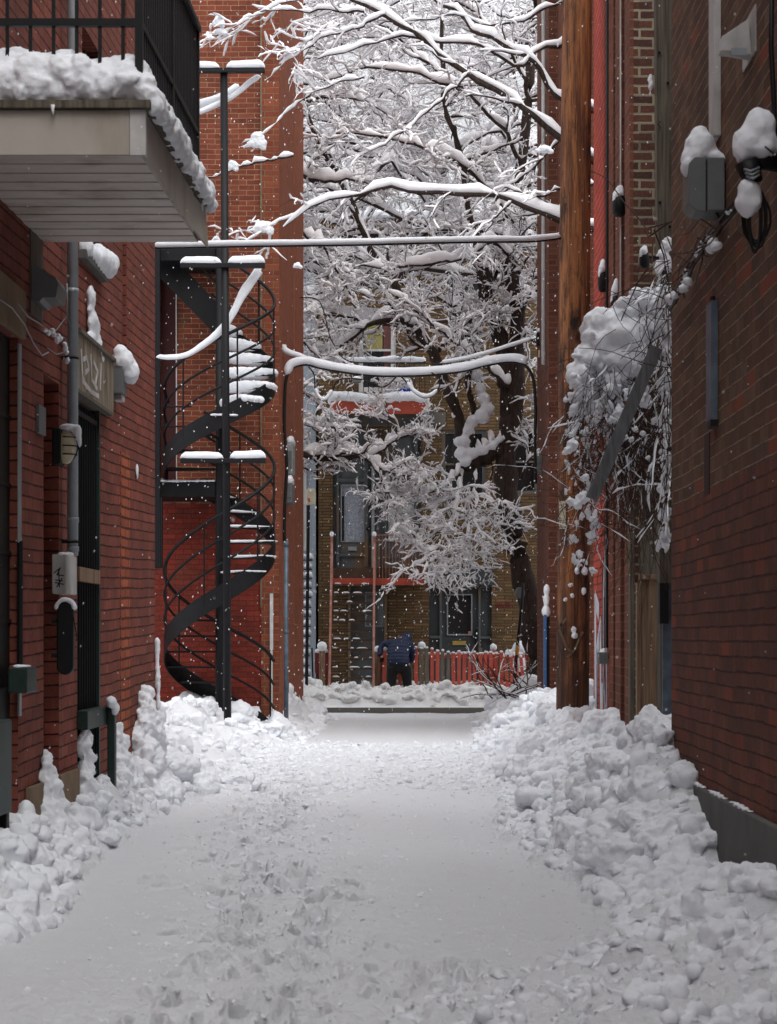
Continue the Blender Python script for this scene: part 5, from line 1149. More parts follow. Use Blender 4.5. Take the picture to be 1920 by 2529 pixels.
mb = MB(); mb.box((fx(948), FY + .1055, fz(965)), (fx(972), FY + .109, H5[3] - .12)); mb.build('curtain', simple('plum_curtain', lin(110, 72, 70), .9), w_)
for H_ in (H6, H7, H8, H9): window(H_, fb_, M['dark_glass'], M['door_grey'], 1, .07)
mb = MB(); mb.box((fx(800), FY - .10, fz(1052)), (fx(1100), FY - .002, fz(1020))); mb.build('stone_band', M['door_grey'], fb_, bevel=.01)
# house number in red
try:
    cu = bpy.data.curves.new('house_number', 'FONT'); cu.body = '3018'; cu.size = .21; cu.extrude = .006; cu.space_character = 1.08
    ob = bpy.data.objects.new('tmp', cu); COL.objects.link(ob); bpy.context.view_layer.update(); dg = bpy.context.evaluated_depsgraph_get()
    me = bpy.data.meshes.new_from_object(ob.evaluated_get(dg)); bpy.data.objects.remove(ob); me.materials.clear()
    n = len(me.vertices); co = np.empty(n * 3, np.float32); me.vertices.foreach_get('co', co); co = co.reshape(-1, 3)
    co = np.stack([co[:, 0] * .72 + fx(1222), FY - .012 - co[:, 2], co[:, 1] * 1.0 + fz(1503)], 1).astype(np.float32); me.vertices.foreach_set('co', co.ravel()); me.update()
    finish_mesh('house_number', me, M['dark_red'], fb_, False)
except Exception as ex: print('number', ex)
# balconies of the triplex
def balc(x0, x1, ytop, ybot, name, lab, dep, snow, rail_to=None):
    Y = FY - dep; e = thing(name, lab, 'balcony', (PX((x0 + x1) / 2, Y), FY - dep / 2, PZ(ybot, Y)))
    z0, z1 = PZ(ybot, Y), PZ(ytop, Y)
    mb = MB(); mb.prism(Face(Y), [(PX(x0, Y), z1), (PX(x0 + 3, Y), z0), (PX(x1 - 3, Y), z0), (PX(x1, Y), z1)], -.04, 0); mb.build('fascia', M['red_fascia'], e, bevel=.005)
    mb = MB(); mb.box((PX(x0, Y), Y + .041, z0 + .04), (PX(x1, Y), FY - .003, z1)); mb.build('deck', M['brown_wood'], e)
    return e, Y, z0, z1
e, Y, z0, z1 = balc(818, 1053, 990, 1022, 'balcony', 'upper red-fasciaed balcony across the street with thick snow and a blue item', 1.1, True)
snow_cap([((x, y, z1 + .06 + .03 * math.sin(x * 5)), (.16, .2, .13)) for x in np.arange(PX(826, Y), PX(1044, Y), .11) for y in (Y + .12, Y + .45, Y + .8)], e, voxel=.04, rough=.02)
mb = MB()
for k in range(19): x = PX(822, Y) + (PX(1050, Y) - PX(822, Y)) * k / 18; mb.bar((x, Y + .05, z1), (x, Y + .05, z1 + .78), .014)
mb.build('railing_bars', M['black_iron'], e); mb = MB(); mb.bar((PX(820, Y), Y + .05, z1 + .78), (PX(1052, Y), Y + .05, z1 + .78), .035); tr_ = mb.build('top_rail', M['black_iron'], e)
snowtube('snow_cap', [(PX(820, Y), Y + .05, z1 + .79), (PX(1052, Y), Y + .05, z1 + .79)], .05, .06, e, jit=.3)
e = thing('storage_bin', 'blue bin buried in snow on the upper balcony across the street', 'bin', P(1000, 965, 40))
mb = MB(); mb.box(tuple(P(985, 972, 40.2)), tuple(P(1015, 960, 39.95))); mb.build('bin', M['blue_plastic'], e, bevel=.02); snow_cap([(P(1000, 945, 40.1), (.16, .15, .13)), (P(992, 955, 40.1), (.12, .14, .08)), (P(1008, 955, 40.1), (.12, .14, .08))], e, voxel=.03, rough=.01)
e, Y, z0, z1 = balc(820, 1047, 1428, 1445, 'balcony', 'lower balcony across the street where the outside stair arrives, red fascia', 1.1, False)
mb = MB(); mb.box((PX(822, Y), Y + .05, z1 + .002), (PX(1046, Y), Y + .09, PZ(1402, Y))); mb.build('kick_board', M['brown_wood'], e)
rl = MB(); rl.bar((PX(925, Y), Y + .03, PZ(1321, Y)), (PX(1046, Y), Y + .03, PZ(1321, Y)), .02); rl.bar((PX(925, Y), Y + .03, PZ(1335, Y)), (PX(1046, Y), Y + .03, PZ(1335, Y)), .02); rail_ = rl.build('railing', M['pink_rust'], e)
for k in range(15):
    x = PX(929 + 8.2 * k, Y); mb = MB(); mb.bar((x, Y + .03, z1), (x, Y + .03, PZ(1321, Y)), .010); mb.build('baluster', M['pink_rust'], rail_)
# outside stair
ys0, ys1 = 38.9, 39.7
e = thing('outside_staircase', 'steep outside stair with pale pink rails and snowy treads', 'staircase', (PX(870, 38.8), 38.8, 0))
n = 13; zt1 = PZ(1443, 39.7)
for k in range(n):
    t = k / (n - 1); Y = 37.9 + (39.65 - 37.9) * t; z = .12 + (zt1 - .12) * t
    mb = MB(); mb.box((PX(820, 38.8), Y, z - .035), (PX(921, 38.8), Y + .22, z)); tr_ = mb.build('tread', M['brown_wood'], e)
    x = PX(822, 38.8)
    while x < PX(915, 38.8):
        L_ = rnd.uniform(.06, .22)
        if rnd.random() < .68: snowtube('snow_cap', [(x, Y + .03, z), (min(x + L_, PX(920, 38.8)), Y + .03, z)], .03, .018, tr_, jit=.3, k=6)
        x += L_ + rnd.uniform(.02, .08)
for px in (817, 924):
    x = PX(px, 38.8); mb = MB(); mb.bar((x, 37.85, .02), (x, 39.7, zt1), .03, .16); mb.build('stringer', M['dark_red'], e)
    mb = MB(); mb.bar((x, 37.85, .05), (x, 39.7, zt1 + .9), .045, .045, up=(0, 1, 0)); mb.build('handrail', M['pink_rust'], e)
    mb = MB(); mb.bar((x, 39.66, zt1), (x, 39.66, zt1 + .95), .05); mb.build('newel', M['pink_rust'], e)
    snow_cap([((x, 39.66, zt1 + 1.0), (.05, .05, .06))], e, voxel=.015, rough=.004)
# blue-grey house at the left with its own snowy stair and post box
hb = thing('rendered_house', 'pale blue grey rendered house at the left across the street', 'building', (-4, 43, 0))
mb = MB(); mb.box((-9, FY + .02, -.3), (fx(787) - .055, 49, 9.0)); mb.build('wall', M['blue_wall'], hb)
mb = MB(); mb.box((fx(745) - .35, FY - .03, fz(1360)), (fx(757), FY + .019, fz(1060))); wi_ = mb.build('window', M['white_paint'], hb); mb = MB(); mb.box((fx(745) - .3, FY - .035, fz(1350)), (fx(752), FY - .0305, fz(1075))); mb.build('pane', M['blind'], wi_)
mb = MB(); mb.box((-9, FY - .1, 9.0), (fx(787) - .06, 49, 9.2)); mb.build('roof', M['snow'], hb)
yp = 37.6; e = thing('post_box', 'white box with a red mark on a tall black post, across the street', 'post box', (PX(761, yp), yp, 0))
mb = MB(); mb.tube([(PX(757, yp), yp, 0), (PX(762, yp), yp, PZ(1248, yp))], .032, 8); mb.build('post', M['black_iron'], e)
mb = MB(); mb.prism(Face(yp - .05), [(PX(757, yp), PZ(1246, yp)), (PX(780, yp), PZ(1246, yp)), (PX(780, yp), PZ(1211, yp)), (PX(775, yp), PZ(1206, yp)), (PX(762, yp), PZ(1206, yp)), (PX(757, yp), PZ(1211, yp))], -.16, 0); bx_ = mb.build('box', M['cream'], e, bevel=.008)
mb = MB(); fm = Face(yp - .05); X_ = lambda x: PX(x, yp); Z_ = lambda y: PZ(y, yp)
mb.stroke(fm, [(X_(761), Z_(1232)), (X_(766), Z_(1239))], .022, .001, .004); mb.stroke(fm, [(X_(766), Z_(1231)), (X_(763), Z_(1240))], .015, .001, .004); mb.build('red_mark', M['red_mark'], bx_)
mb = MB(); mb.stroke(fm, [(X_(764), Z_(1217)), (X_(768), Z_(1220)), (X_(773), Z_(1217))], .005, .001, .003); mb.build('line_mark', M['grey_metal'], bx_)
e = thing('iron_staircase', 'narrow iron stair with a snow ball on every tread beside the pale house', 'staircase', (PX(752, 39), 39, 0))
mb = MB()
for k in range(14):
    z = PZ(1690 - 24 * k, 39.2); mb.box((PX(730, 39.2), 38.4 + .12 * k, z - .02), (PX(768, 39.2), 38.62 + .12 * k, z))
mb.build('treads', M['black_iron'], e)
for px in (739, 758):
    bl = []
    for k in range(14): z = PZ(1690 - 24 * k, 39.2); bl.append(((PX(px + 2 * (k % 2), 39.2), 38.5 + .12 * k, z + .065), (.075 + .02 * rnd.random(), .09, .075)))
    snow_cap(bl, e, voxel=.016, rough=.012)
mb = MB(); mb.bar((PX(775, 38.8), 38.8, 0), (PX(771, 38.8), 38.8, PZ(1600, 38.8)), .03); mb.bar((PX(762, 38.6), 38.5, 0), (PX(772, 38.8), 38.8, PZ(1680, 38.8)), .02); mb.build('railing', M['black_iron'], e)
# dark red panels and snow-hatted gate posts
for (x0, x1, y0, y1, Y, lab) in ((778, 812, 1612, 1668, 38.7, 'dark red rounded panel left of the outside stair'), (928, 946, 1612, 1662, 38.7, 'dark red rounded panel right of the outside stair')):
    f_ = Face(Y); e = thing('garden_screen', lab, 'panel', (PX((x0 + x1) / 2, Y), Y, 0), 'dark red garden panels')
    a, b, c, d_ = PX(x0, Y), PX(x1, Y), PZ(y1, Y), PZ(y0, Y); r = .08
    pl = [(a, c + r), (a + .02, c + .02), (a + r, c), (b - r, c), (b - .02, c + .02), (b, c + r), (b, d_), (a, d_)]
    mb = MB(); mb.prism(f_, pl, -.03, 0); mb.build('panel', M['dark_red'], e, bevel=.006)
    mb = MB(); mb.bar((a + .04, Y + .02, -.05), (a + .04, Y + .02, c + .2), .03); mb.bar((b - .04, Y + .02, -.05), (b - .04, Y + .02, c + .2), .03); mb.build('leg', M['dark_red'], e)
    snowtube('snow_cap', [(a, Y + .015, d_), (b, Y + .015, d_)], .05, .045, e, jit=.4)
def gatepost(px, ytop, rb_, Y, lab, mat='wood_tan', wd=.11):
    e = thing('gate_post', lab, 'gate post', (PX(px, Y), Y, 0), 'gate posts with balls of snow'); z = PZ(ytop, Y)
    mb = MB(); mb.box((PX(px, Y) - wd / 2, Y - .04, -.1), (PX(px, Y) + wd / 2, Y + .04, z)); mb.build('post', M[mat], e, bevel=.008)
    snow_cap([((PX(px, Y), Y, z + rb_ * .8), (rb_, rb_, rb_)), ((PX(px, Y), Y, z + rb_ * .3), (rb_ * .9, rb_ * .9, rb_ * .5))], e, voxel=.02, rough=.008)
gatepost(796, 1607, .10, 38.2, 'wooden gate post left of the outside stair under a big ball of snow')
gatepost(933, 1610, .07, 38.3, 'gate post just right of the outside stair, half hidden by the person')
gatepost(950, 1608, .07, 38.2, 'red gate post beside the person with a snow ball on top', 'red_paint', .07)
# picket fence
yf = 38.3; e = thing('picket_fence', 'red picket fence with several bare weathered pickets and snow on top', 'fence', (PX(1130, yf), yf, 0))
tops = {}
xs = list(np.arange(962, 1322, 13.2)); grey = {1029: 1, 1042: 0}
for i, x in enumerate(xs):
    base_y = 1612 - 12 * math.exp(-((x - 1042) / 45) ** 2) + 5 * math.sin(i * 2.3) * .4 + (8 if x > 1240 else 0)
    bare = any(abs(x - g_) < 7 for g_ in (1014, 1041, 1054, 1094, 1107, 962)); w_ = .034 * rnd.uniform(.9, 1.1) * (1.25 if 1030 < x < 1060 else 1)
    lean = rnd.uniform(-.012, .012) + (.04 if x > 1250 else 0); zt_ = PZ(base_y, yf)
    mb = MB(); mb.bar((PX(x, yf) + lean, yf - .03, -.02), (PX(x, yf) - lean, yf - .03, zt_), w_ * 2, .02, up=(0, 1, 0)); pk = mb.build('picket', M['picket_grey' if bare else 'red_paint'], e, bevel=.004)
    if rnd.random() < .85 or 1000 < x < 1200: snow_cap([((PX(x, yf) - lean, yf - .03, zt_ + .008), (w_ * 1.15, .03, .024 * rnd.uniform(.8, 1.3)))], pk, voxel=.01, rough=.003)
for z in (.30, .86):
    mb = MB(); mb.box((PX(956, yf), yf - .012, z), (PX(1322, yf), yf + .03, z + .06)); r_ = mb.build('fence_rail', M['red_paint'], e)
    snowtube('snow_cap', [(PX(956, yf), yf + .01, z + .06), (PX(1322, yf), yf + .01, z + .06)], .03, .03, r_, jit=.9)
for x in (1041, 1188): mb = MB(); mb.box((PX(x, yf) - .03, yf + .032, -.05), (PX(x, yf) + .03, yf + .10, PZ(1600, yf))); mb.build('fence_post', M['picket_grey'], e)
gatepost(1042, 1603, .085, 38.28 + .15, 'small fence post with a snow ball rising behind the red picket fence', 'picket_grey', .06)
gatepost(1219, 1606, .075, 38.5, 'fence post with a flat snow ball behind the right part of the picket fence', 'red_paint', .06)
# snow-covered shrub ball behind the fence, shoveled sign post, leaning
e = thing('garden_dome', 'rounded snow-covered dome behind the right end of the picket fence', 'shrub', P(1284, 1640, 38.9))
mb = MB(); mb.tube([(PX(1284, 38.9), 38.9, -.1), (PX(1284, 38.9), 38.9, PZ(1640, 38.9))], .03, 6); mb.build('stem', M['vine'], e); snow_cap([(P(1285, 1605, 38.9), (.16, .15, .19)), (P(1285, 1635, 38.9), (.17, .15, .2)), (P(1255, 1612, 38.9), (.07, .08, .08))], e, voxel=.03, rough=.01)
yp = 32.0; e = thing('parking_sign', 'thin leaning black post with a round grey head and an amber band', 'sign post', (PX(1268, yp), yp, 0))
mb = MB(); mb.tube([P(1267, 1735, yp), P(1276, 1620, yp), P(1288, 1500, yp), P(1292, 1440, yp)], .026, 8); mb.build('post', M['black_iron'], e, True)
mb = MB(); mb.tube([P(1277, 1618, yp - .03), P(1279, 1596, yp - .03)], .030, 10); mb.build('amber_band', M['amber'], e)
mb = MB(); mb.tube([P(1283, 1464, yp), P(1286, 1464, yp - .03)], .09, 20); mb.build('round_head', M['grey_paint'], e)

# ------------------------------------------------------------------ person clearing snow
py_ = 37.95; e = thing('person', 'person seen from behind in blue quilted jacket and black trousers, bending over', 'person', (PX(985, py_), py_, .05))
def skinned(name, joints, edges, mat, parent, sub=2):
    me = bpy.data.meshes.new(name); org = origin(parent)
    me.from_pydata([tuple(Vector(j[0]) - org) for j in joints], edges, []); me.materials.append(mat)
    o = bpy.data.objects.new(name, me); COL.objects.link(o); o.parent = parent; ORG[o.name] = org.copy()
    sk = o.modifiers.new('skin', 'SKIN'); sk.use_smooth_shade = True
    for i, j in enumerate(joints): me.skin_vertices[0].data[i].radius = (j[1], j[2] if len(j) > 2 else j[1]); me.skin_vertices[0].data[i].use_root = (i == 0)
    ss = o.modifiers.new('sub', 'SUBSURF'); ss.levels = sub; ss.render_levels = sub
    return o
q = lambda x, y, d=0: P(x, y, py_ + d)
hipL, hipR = q(971, 1645), q(1000, 1645)
body_j = [(q(986, 1640), .14, .12), (q(984, 1610, .1), .13, .11), (q(988, 1588, .22), .14, .11), (q(998, 1578, .32), .055), (q(1003, 1577, .40), .085), (q(1006, 1573, .44), .065),
          (q(970, 1652), .085), (q(968, 1682), .06), (q(966, 1712, -.02), .045), (q(966, 1718, -.12), .035), (q(1002, 1652), .085), (q(1005, 1682), .06), (q(1006, 1712, .02), .045), (q(1007, 1718, -.1), .035),
          (q(966, 1588, .25), .05), (q(948, 1594, .28), .043), (q(942, 1612, .2), .034), (q(944, 1626, .12), .022), (q(1014, 1590, .2), .05), (q(1019, 1614, .24), .043), (q(1015, 1636, .34), .034), (q(1013, 1642, .4), .022)]
body_e = [(0,1),(1,2),(2,3),(3,4),(4,5),(0,6),(6,7),(7,8),(8,9),(0,10),(10,11),(11,12),(12,13),(2,14),(14,15),(15,16),(16,17),(2,18),(18,19),(19,20),(20,21)]
bd_ = skinned('body', body_j, body_e, M['skin'], e)
def soft(name, blobs, mat, voxel=.014, tubes=()):
    mb = MB()
    for c, r in blobs: mb.ball(c, r, 3)
    for pts, rs_ in tubes: mb.tube(pts, rs_, 12)
    o = mb.build(name, mat, bd_, True); rm = o.modifiers.new('r', 'REMESH'); rm.mode = 'VOXEL'; rm.voxel_size = voxel; rm.use_smooth_shade = True
    sm = o.modifiers.new('s', 'SMOOTH'); sm.iterations = 3; return o
tor = [(986, 1636, .0, .215, .15), (985, 1629, .02, .218, .155), (985, 1621, .05, .215, .155), (985, 1613, .09, .222, .158), (985, 1605, .13, .218, .155), (986, 1597, .17, .222, .15), (988, 1590, .21, .205, .14), (992, 1584, .26, .17, .12)]
bl = [(q(x, y, d), (a_ * (1 if i % 2 else .955), b_, .075)) for i, (x, y, d, a_, b_) in enumerate(tor)]
bl += [(q(1000, 1582, .34), (.12, .12, .09)), (q(1003, 1577, .42), (.12, .14, .11)), (q(1007, 1571, .44), (.08, .1, .085)), (q(966, 1590, .22), (.10, .10, .09)), (q(1011, 1592, .22), (.09, .10, .09))]
soft('jacket', bl, M['jacket'], tubes=(([q(966, 1590, .22), q(948, 1592, .26), q(940, 1604, .22), q(939, 1620, .14)], [.085, .075, .062, .052]), ([q(1010, 1591, .22), q(1018, 1606, .22), q(1018, 1622, .26), q(1014, 1634, .32)], [.09, .075, .065, .055])))
soft('trousers', [(q(986, 1642), (.19, .14, .12)), (q(985, 1650), (.185, .14, .10))], M['trousers'], tubes=(([q(971, 1648), q(968, 1668), q(966, 1690), q(965, 1709, -.02)], [.115, .10, .085, .082]), ([q(1001, 1648), q(1005, 1668), q(1007, 1690), q(1008, 1709, .02)], [.115, .10, .085, .082])))
for (x, d) in ((966, -.02), (1007, .02)): skinned('boot', [(q(x, 1706, d), .062), (q(x, 1716, d + .02), .06), (q(x, 1719, d + .12), .055)], [(0,1),(1,2)], M['glove'], bd_)
for (x, y, d) in ((943, 1622, .13), (1014, 1640, .37)):
    c = q(x, y, d); j = [(c, .028), (c + Vector((.004, 0, -.045)), .034)]; ed = [(0, 1)]
    for k in range(4):
        b_ = c + Vector((-.03 + .02 * k, 0, -.07)); n = len(j); j += [(b_, .010), (b_ + Vector((0, .02, -.03)), .009), (b_ + Vector((0, .045, -.035)), .008)]; ed += [(1, n), (n, n + 1), (n + 1, n + 2)]
    n = len(j); j += [(c + Vector((.045, .01, -.045)), .011), (c + Vector((.045, .035, -.065)), .009)]; ed += [(1, n), (n, n + 1)]
    skinned('glove', j, ed, M['glove'], bd_)
e = MB(); e.tube([P(1012, 1640, 38.15), P(1020, 1700, 38.1)], .013, 6); o = e.build('shovel_handle', M['wood_tan'], None, base=P(1012, 1640, 38.1)); o.name = 'snow_shovel'
tag(o, 'wooden shovel handle with red blade beside the bending person', 'shovel'); mb = MB(); mb.prism(Face(38.05), [(PX(1008, 38), PZ(1716, 38)), (PX(1030, 38), PZ(1722, 38)), (PX(1028, 38), PZ(1690, 38)), (PX(1012, 38), PZ(1688, 38))], -.02, 0); mb.build('blade', M['red_paint'], o)
# ------------------------------------------------------------------ trees: traced limbs, then boughs and twigs grown from them
class Acc:
    def __init__(s): s.v = []; s.f = []; s.n = 0
    def rings(s, pts, rs, ru, k, lift=0, flat=False):
        "pts (N,m,3); rs, ru (N,m) half widths sideways and up"
        N, m, _ = pts.shape
        if N == 0: return
        t = np.empty_like(pts); t[:, 1:-1] = pts[:, 2:] - pts[:, :-2]; t[:, 0] = pts[:, 1] - pts[:, 0]; t[:, -1] = pts[:, -1] - pts[:, -2]
        t /= np.linalg.norm(t, axis=2, keepdims=True) + 1e-9
        up = np.zeros_like(t); up[..., 2] = 1; st = np.abs(t[..., 2]) > .96; up[st] = (0, 1, 0)
        sd = np.cross(t, up); sd /= np.linalg.norm(sd, axis=2, keepdims=True) + 1e-9; uu = np.cross(sd, t)
        c = pts + (lift[..., None] * np.array([0, 0, 1.0]) if not np.isscalar(lift) else 0)
        a = np.arange(k) * 2 * np.pi / k + .3
        vs = c[:, :, None] + sd[:, :, None] * (np.cos(a)[None, None, :, None] * rs[..., None, None]) + uu[:, :, None] * (np.sin(a)[None, None, :, None] * ru[..., None, None])
        base = s.n + (np.arange(N) * m * k)[:, None, None]; i = np.arange(m - 1)[None, :, None]; j = np.arange(k)[None, None, :]
        q = np.stack([base + i*k + j, base + i*k + (j+1) % k, base + (i+1)*k + (j+1) % k, base + (i+1)*k + j], -1).reshape(-1, 4)
        s.v.append(vs.reshape(-1, 3)); s.f.append(q); s.n += N * m * k
    def build(s, name, mat, parent):
        if not s.v: return
        v = np.concatenate(s.v).astype(np.float32); q = np.concatenate(s.f).astype(np.int32)
        me = bpy.data.meshes.new(name); me.vertices.add(len(v)); me.vertices.foreach_set('co', v.ravel())
        me.loops.add(q.size); me.loops.foreach_set('vertex_index', q.ravel()); me.polygons.add(len(q))
        me.polygons.foreach_set('loop_start', np.arange(0, q.size, 4, dtype=np.int32)); me.polygons.foreach_set('loop_total', np.full(len(q), 4, np.int32)); me.update(calc_edges=True)
        return finish_mesh(name, me, mat, parent, True)
def resample(pl, m):
    pl = np.array([tuple(p) for p in pl]); d = np.r_[0, np.cumsum(np.linalg.norm(np.diff(pl, axis=0), axis=1))]; s = np.linspace(0, d[-1], m)
    return np.stack([np.interp(s, d, pl[:, i]) for i in range(3)], 1)
def grow(P0, R0, n, l0, l1, m, seed, spread=1.0, tmin=.15, gravity=0.0, wob=.16, rr=.5, flat=.55, vmax=None):
    "n children on each parent polyline"
    r = np.random.default_rng(seed); N, mm, _ = P0.shape; n = int(n)
    par = np.repeat(np.arange(N), n); M_ = len(par); t = tmin + (1 - tmin) * r.random(M_) ** .85
    f = t * (mm - 1); i = np.minimum(f.astype(int), mm - 2); w_ = (f - i)[:, None]
    st = P0[par, i] * (1 - w_) + P0[par, i + 1] * w_; d = P0[par, i + 1] - P0[par, i]; d /= np.linalg.norm(d, axis=1, keepdims=True) + 1e-9
    rp = R0[par, i] * (1 - w_[:, 0]) + R0[par, i + 1] * w_[:, 0]
    rv = r.normal(size=(M_, 3)); rv[:, 2] *= flat; rv -= d * (rv * d).sum(1, keepdims=True); rv /= np.linalg.norm(rv, axis=1, keepdims=True) + 1e-9
    an = r.uniform(.45, 1.15, M_)[:, None] * spread; dr = d * np.cos(an) + rv * np.sin(an); dr[:, 2] += .10
    L = r.uniform(l0, l1, M_) * (1 - .45 * t); out = np.empty((M_, m, 3)); out[:, 0] = st; cur = dr / np.linalg.norm(dr, axis=1, keepdims=True)
    for k in range(1, m):
        cur = cur + r.normal(size=(M_, 3)) * wob; cur[:, 2] += gravity; cur /= np.linalg.norm(cur, axis=1, keepdims=True); out[:, k] = out[:, k-1] + cur * (L / (m - 1))[:, None]
    ra = np.maximum(rp * rr, .0022)[:, None] * np.linspace(1, .35, m)[None]
    return out, ra
def snow_on(acc, pts, ra, hmax, seed, wmin=.010, k=5, cover=.85):
    r = np.random.default_rng(seed); N, m, _ = pts.shape
    t = np.empty_like(pts); t[:, 1:-1] = pts[:, 2:] - pts[:, :-2]; t[:, 0] = pts[:, 1] - pts[:, 0]; t[:, -1] = pts[:, -1] - pts[:, -2]
    hz = np.sqrt(np.clip(1 - (t[..., 2] / (np.linalg.norm(t, axis=2) + 1e-9)) ** 2, 0, 1))
    q = np.where(r.random((N, m)) < .22, .12, .55 + .75 * r.random((N, m))) * (r.random((N, 1)) < cover) * np.clip(hz * 1.35 - .25, 0, 1)
    q[:, 0] *= .6; q[:, -1] *= .35
    h = hmax * q * np.clip(.55 + ra / .03, .55, 1.6); wd = (ra * 1.12 + wmin) * np.clip(q * 2.2, 0, 1)
    keep = h.max(1) > .002
    acc.rings(pts[keep], wd[keep], (h * .5 + .001)[keep], k, lift=(ra + h * .42)[keep])
def tree(name, label, limbs, Y, spec, parent_loc, seed, group=None, extra=None, snowh=.045, kt=8):
    "limbs: list of (pixel polyline [(x, y, dY)], r0, r1)"
    e = thing(name, label, 'tree', parent_loc, group); wood = Acc(); sn = Acc(); P0s = []; R0s = []
    trunk = Acc()
    for li, (pl, r0, r1, *fl) in enumerate(limbs):
        pts = [P(a[0], a[1], Y + (a[2] if len(a) > 2 else 0)) for a in pl]
        L = sum((b - a).length for a, b in zip(pts[:-1], pts[1:])); m = 24
        Z = resample(pts, m); r = np.random.default_rng(seed + li); nz = r.normal(size=(m, 3)) * .035 * min(1, L / 3); nz[0] = nz[-1] = 0
        nz = (nz + np.roll(nz, 1, 0)) * .5; nz[0] = nz[-1] = 0; Z = Z + nz
        ra = np.linspace(r0, r1, m) * (1 + .10 * r.normal(size=m)); ra = np.clip(ra * (1 if r0 > .1 else .72), .003, None)
        (trunk if r0 > .09 else wood).rings(Z[None], ra[None], ra[None], 12 if r0 > .05 else 7)
        snow_on(sn, Z[None], ra[None], snowh * (2.3 if r0 > .03 else 1.8), seed + 50 + li, .020, 9, 1.1)
        if not (fl and fl[0] == 'bare'): P0s.append(Z); R0s.append(ra)
    P0 = np.array(P0s); R0 = np.array(R0s)
    if extra is not None: P0 = np.concatenate([P0, extra[0]]); R0 = np.concatenate([R0, extra[1]]); wood.rings(extra[0], extra[1], extra[1], 6); snow_on(sn, extra[0], extra[1], snowh * 1.5, seed + 3, .012, 7)
    pa, ra = P0, R0
    for lv, sp_ in enumerate(spec):
        n, l0, l1, m, grav, wob, rr, cov = sp_
        pa, ra = grow(pa, ra, n, l0, l1, m, seed + 100 * lv + 7, gravity=grav, wob=wob, rr=rr)
        ra = np.minimum(ra, [.035, .014, .006, .004][lv] * np.linspace(1, .35, m)[None])
        wood.rings(pa, ra, ra, 5 if lv == 0 else 3); snow_on(sn, pa, ra, snowh * [1.5, 1.25, .7, .6][lv], seed + 9 + lv, [.018, .017, .007, .006][lv], 6 if lv == 0 else 5, cov)
    if trunk.v: trunk.build('trunk', M['bark'], e)
    wood.build('branches', M['bark'], e); sn.build('snow_load', M['snow_twig'], e)
    return e

# big street tree at the right, just beyond the corner
A = [([(1338, 1722), (1325, 1600), (1300, 1450), (1275, 1320), (1254, 1220), (1245, 1140), (1258, 1070)], .21, .19, 'bare'),
     ([(1258, 1070), (1256, 980), (1252, 900), (1240, 850), (1216, 785), (1198, 720), (1196, 662)], .17, .12, 'bare'),
     ([(1262, 1080), (1277, 1000), (1276, 880), (1280, 790), (1268, 700), (1264, 620), (1270, 500, 1), (1290, 400, 1), (1312, 250, 1), (1320, 60, 1.5), (1330, -150, 2)], .15, .05),
     ([(1216, 785), (1190, 700), (1172, 600), (1158, 520), (1142, 400), (1104, 290), (1098, 160), (1080, 40), (1060, -120)], .10, .035),
     ([(1250, 1110), (1215, 1118), (1175, 1142), (1138, 1150)], .16, .12, 'bare'),
     ([(1138, 1150), (1132, 1100), (1138, 1050), (1118, 975), (1096, 925), (1081, 880), (1050, 838), (1012, 792), (985, 730), (967, 687), (921, 625), (890, 560), (867, 500), (835, 430), (804, 375), (780, 330), (760, 285)], .115, .04),
     ([(1150, 1120), (1172, 1040), (1166, 960), (1158, 900), (1175, 820), (1200, 740), (1230, 660)], .09, .04),
     ([(1040, 828), (1010, 805), (985, 792), (933, 790), (890, 815), (855, 845), (825, 870), (800, 885)], .07, .028),
     ([(900, 560), (840, 575), (800, 600), (760, 620), (735, 640)], .035, .012),
     ([(1085, 870), (1110, 835), (1150, 800), (1190, 770), (1230, 775)], .05, .02),
     ([(1150, 1150), (1110, 1190, -.3), (1060, 1215, -.6), (1000, 1225, -1), (940, 1235, -1)], .035, .010),
     ([(1140, 1155), (1135, 1230, -.5), (1110, 1310, -1), (1060, 1370, -1.3), (1010, 1405, -1.5)], .035, .009),
     ([(1180, 1150), (1175, 1240, -.4), (1155, 1320, -.8), (1125, 1400, -1.2), (1110, 1440, -1.4)], .028, .008),
     ([(1215, 1120), (1210, 1210, .2), (1195, 1300, .1), (1165, 1380, 0)], .025, .008),
     ([(1290, 1180), (1310, 1120), (1335, 1050), (1380, 1000)], .04, .015),
     ([(1262, 960), (1200, 900, -1), (1130, 850, -1.5), (1060, 800, -2), (960, 720, -2)], .045, .015),
     ([(1270, 560), (1210, 470, -1), (1130, 400, -1.5), (1040, 360, -2), (930, 330, -2), (830, 330, -2)], .05, .015),
     ([(1290, 400, 1), (1230, 300), (1150, 230, -.5), (1040, 190, -1), (930, 170, -1), (800, 200, -1)], .05, .015),
     ([(1280, 780), (1320, 720, -.5), (1390, 660, -.5)], .05, .02),
     ([(1270, 640), (1220, 600), (1150, 640, -.5), (1080, 650, -1), (1000, 660, -1), (900, 650, -1), (780, 690, -1)], .045, .012),
     ([(1312, 250), (1260, 120), (1180, 40), (1080, -30)], .05, .02), ([(1100, 200), (1000, 100), (900, 40), (800, 20)], .04, .012), ([(867, 500), (840, 560), (800, 540), (765, 560)], .03, .01)]
spec = [(14, .5, 1.5, 9, .010, .24, .5, .97), (7, .22, .65, 8, -.01, .34, .5, .92), (7, .12, .40, 6, -.02, .30, .6, .35)]
stT = tree('street_tree', 'big leaning street tree loaded with snow at the right of the alley mouth', A, 33.0, spec, (PX(1338, 33), 33, 0), 5, snowh=.052)
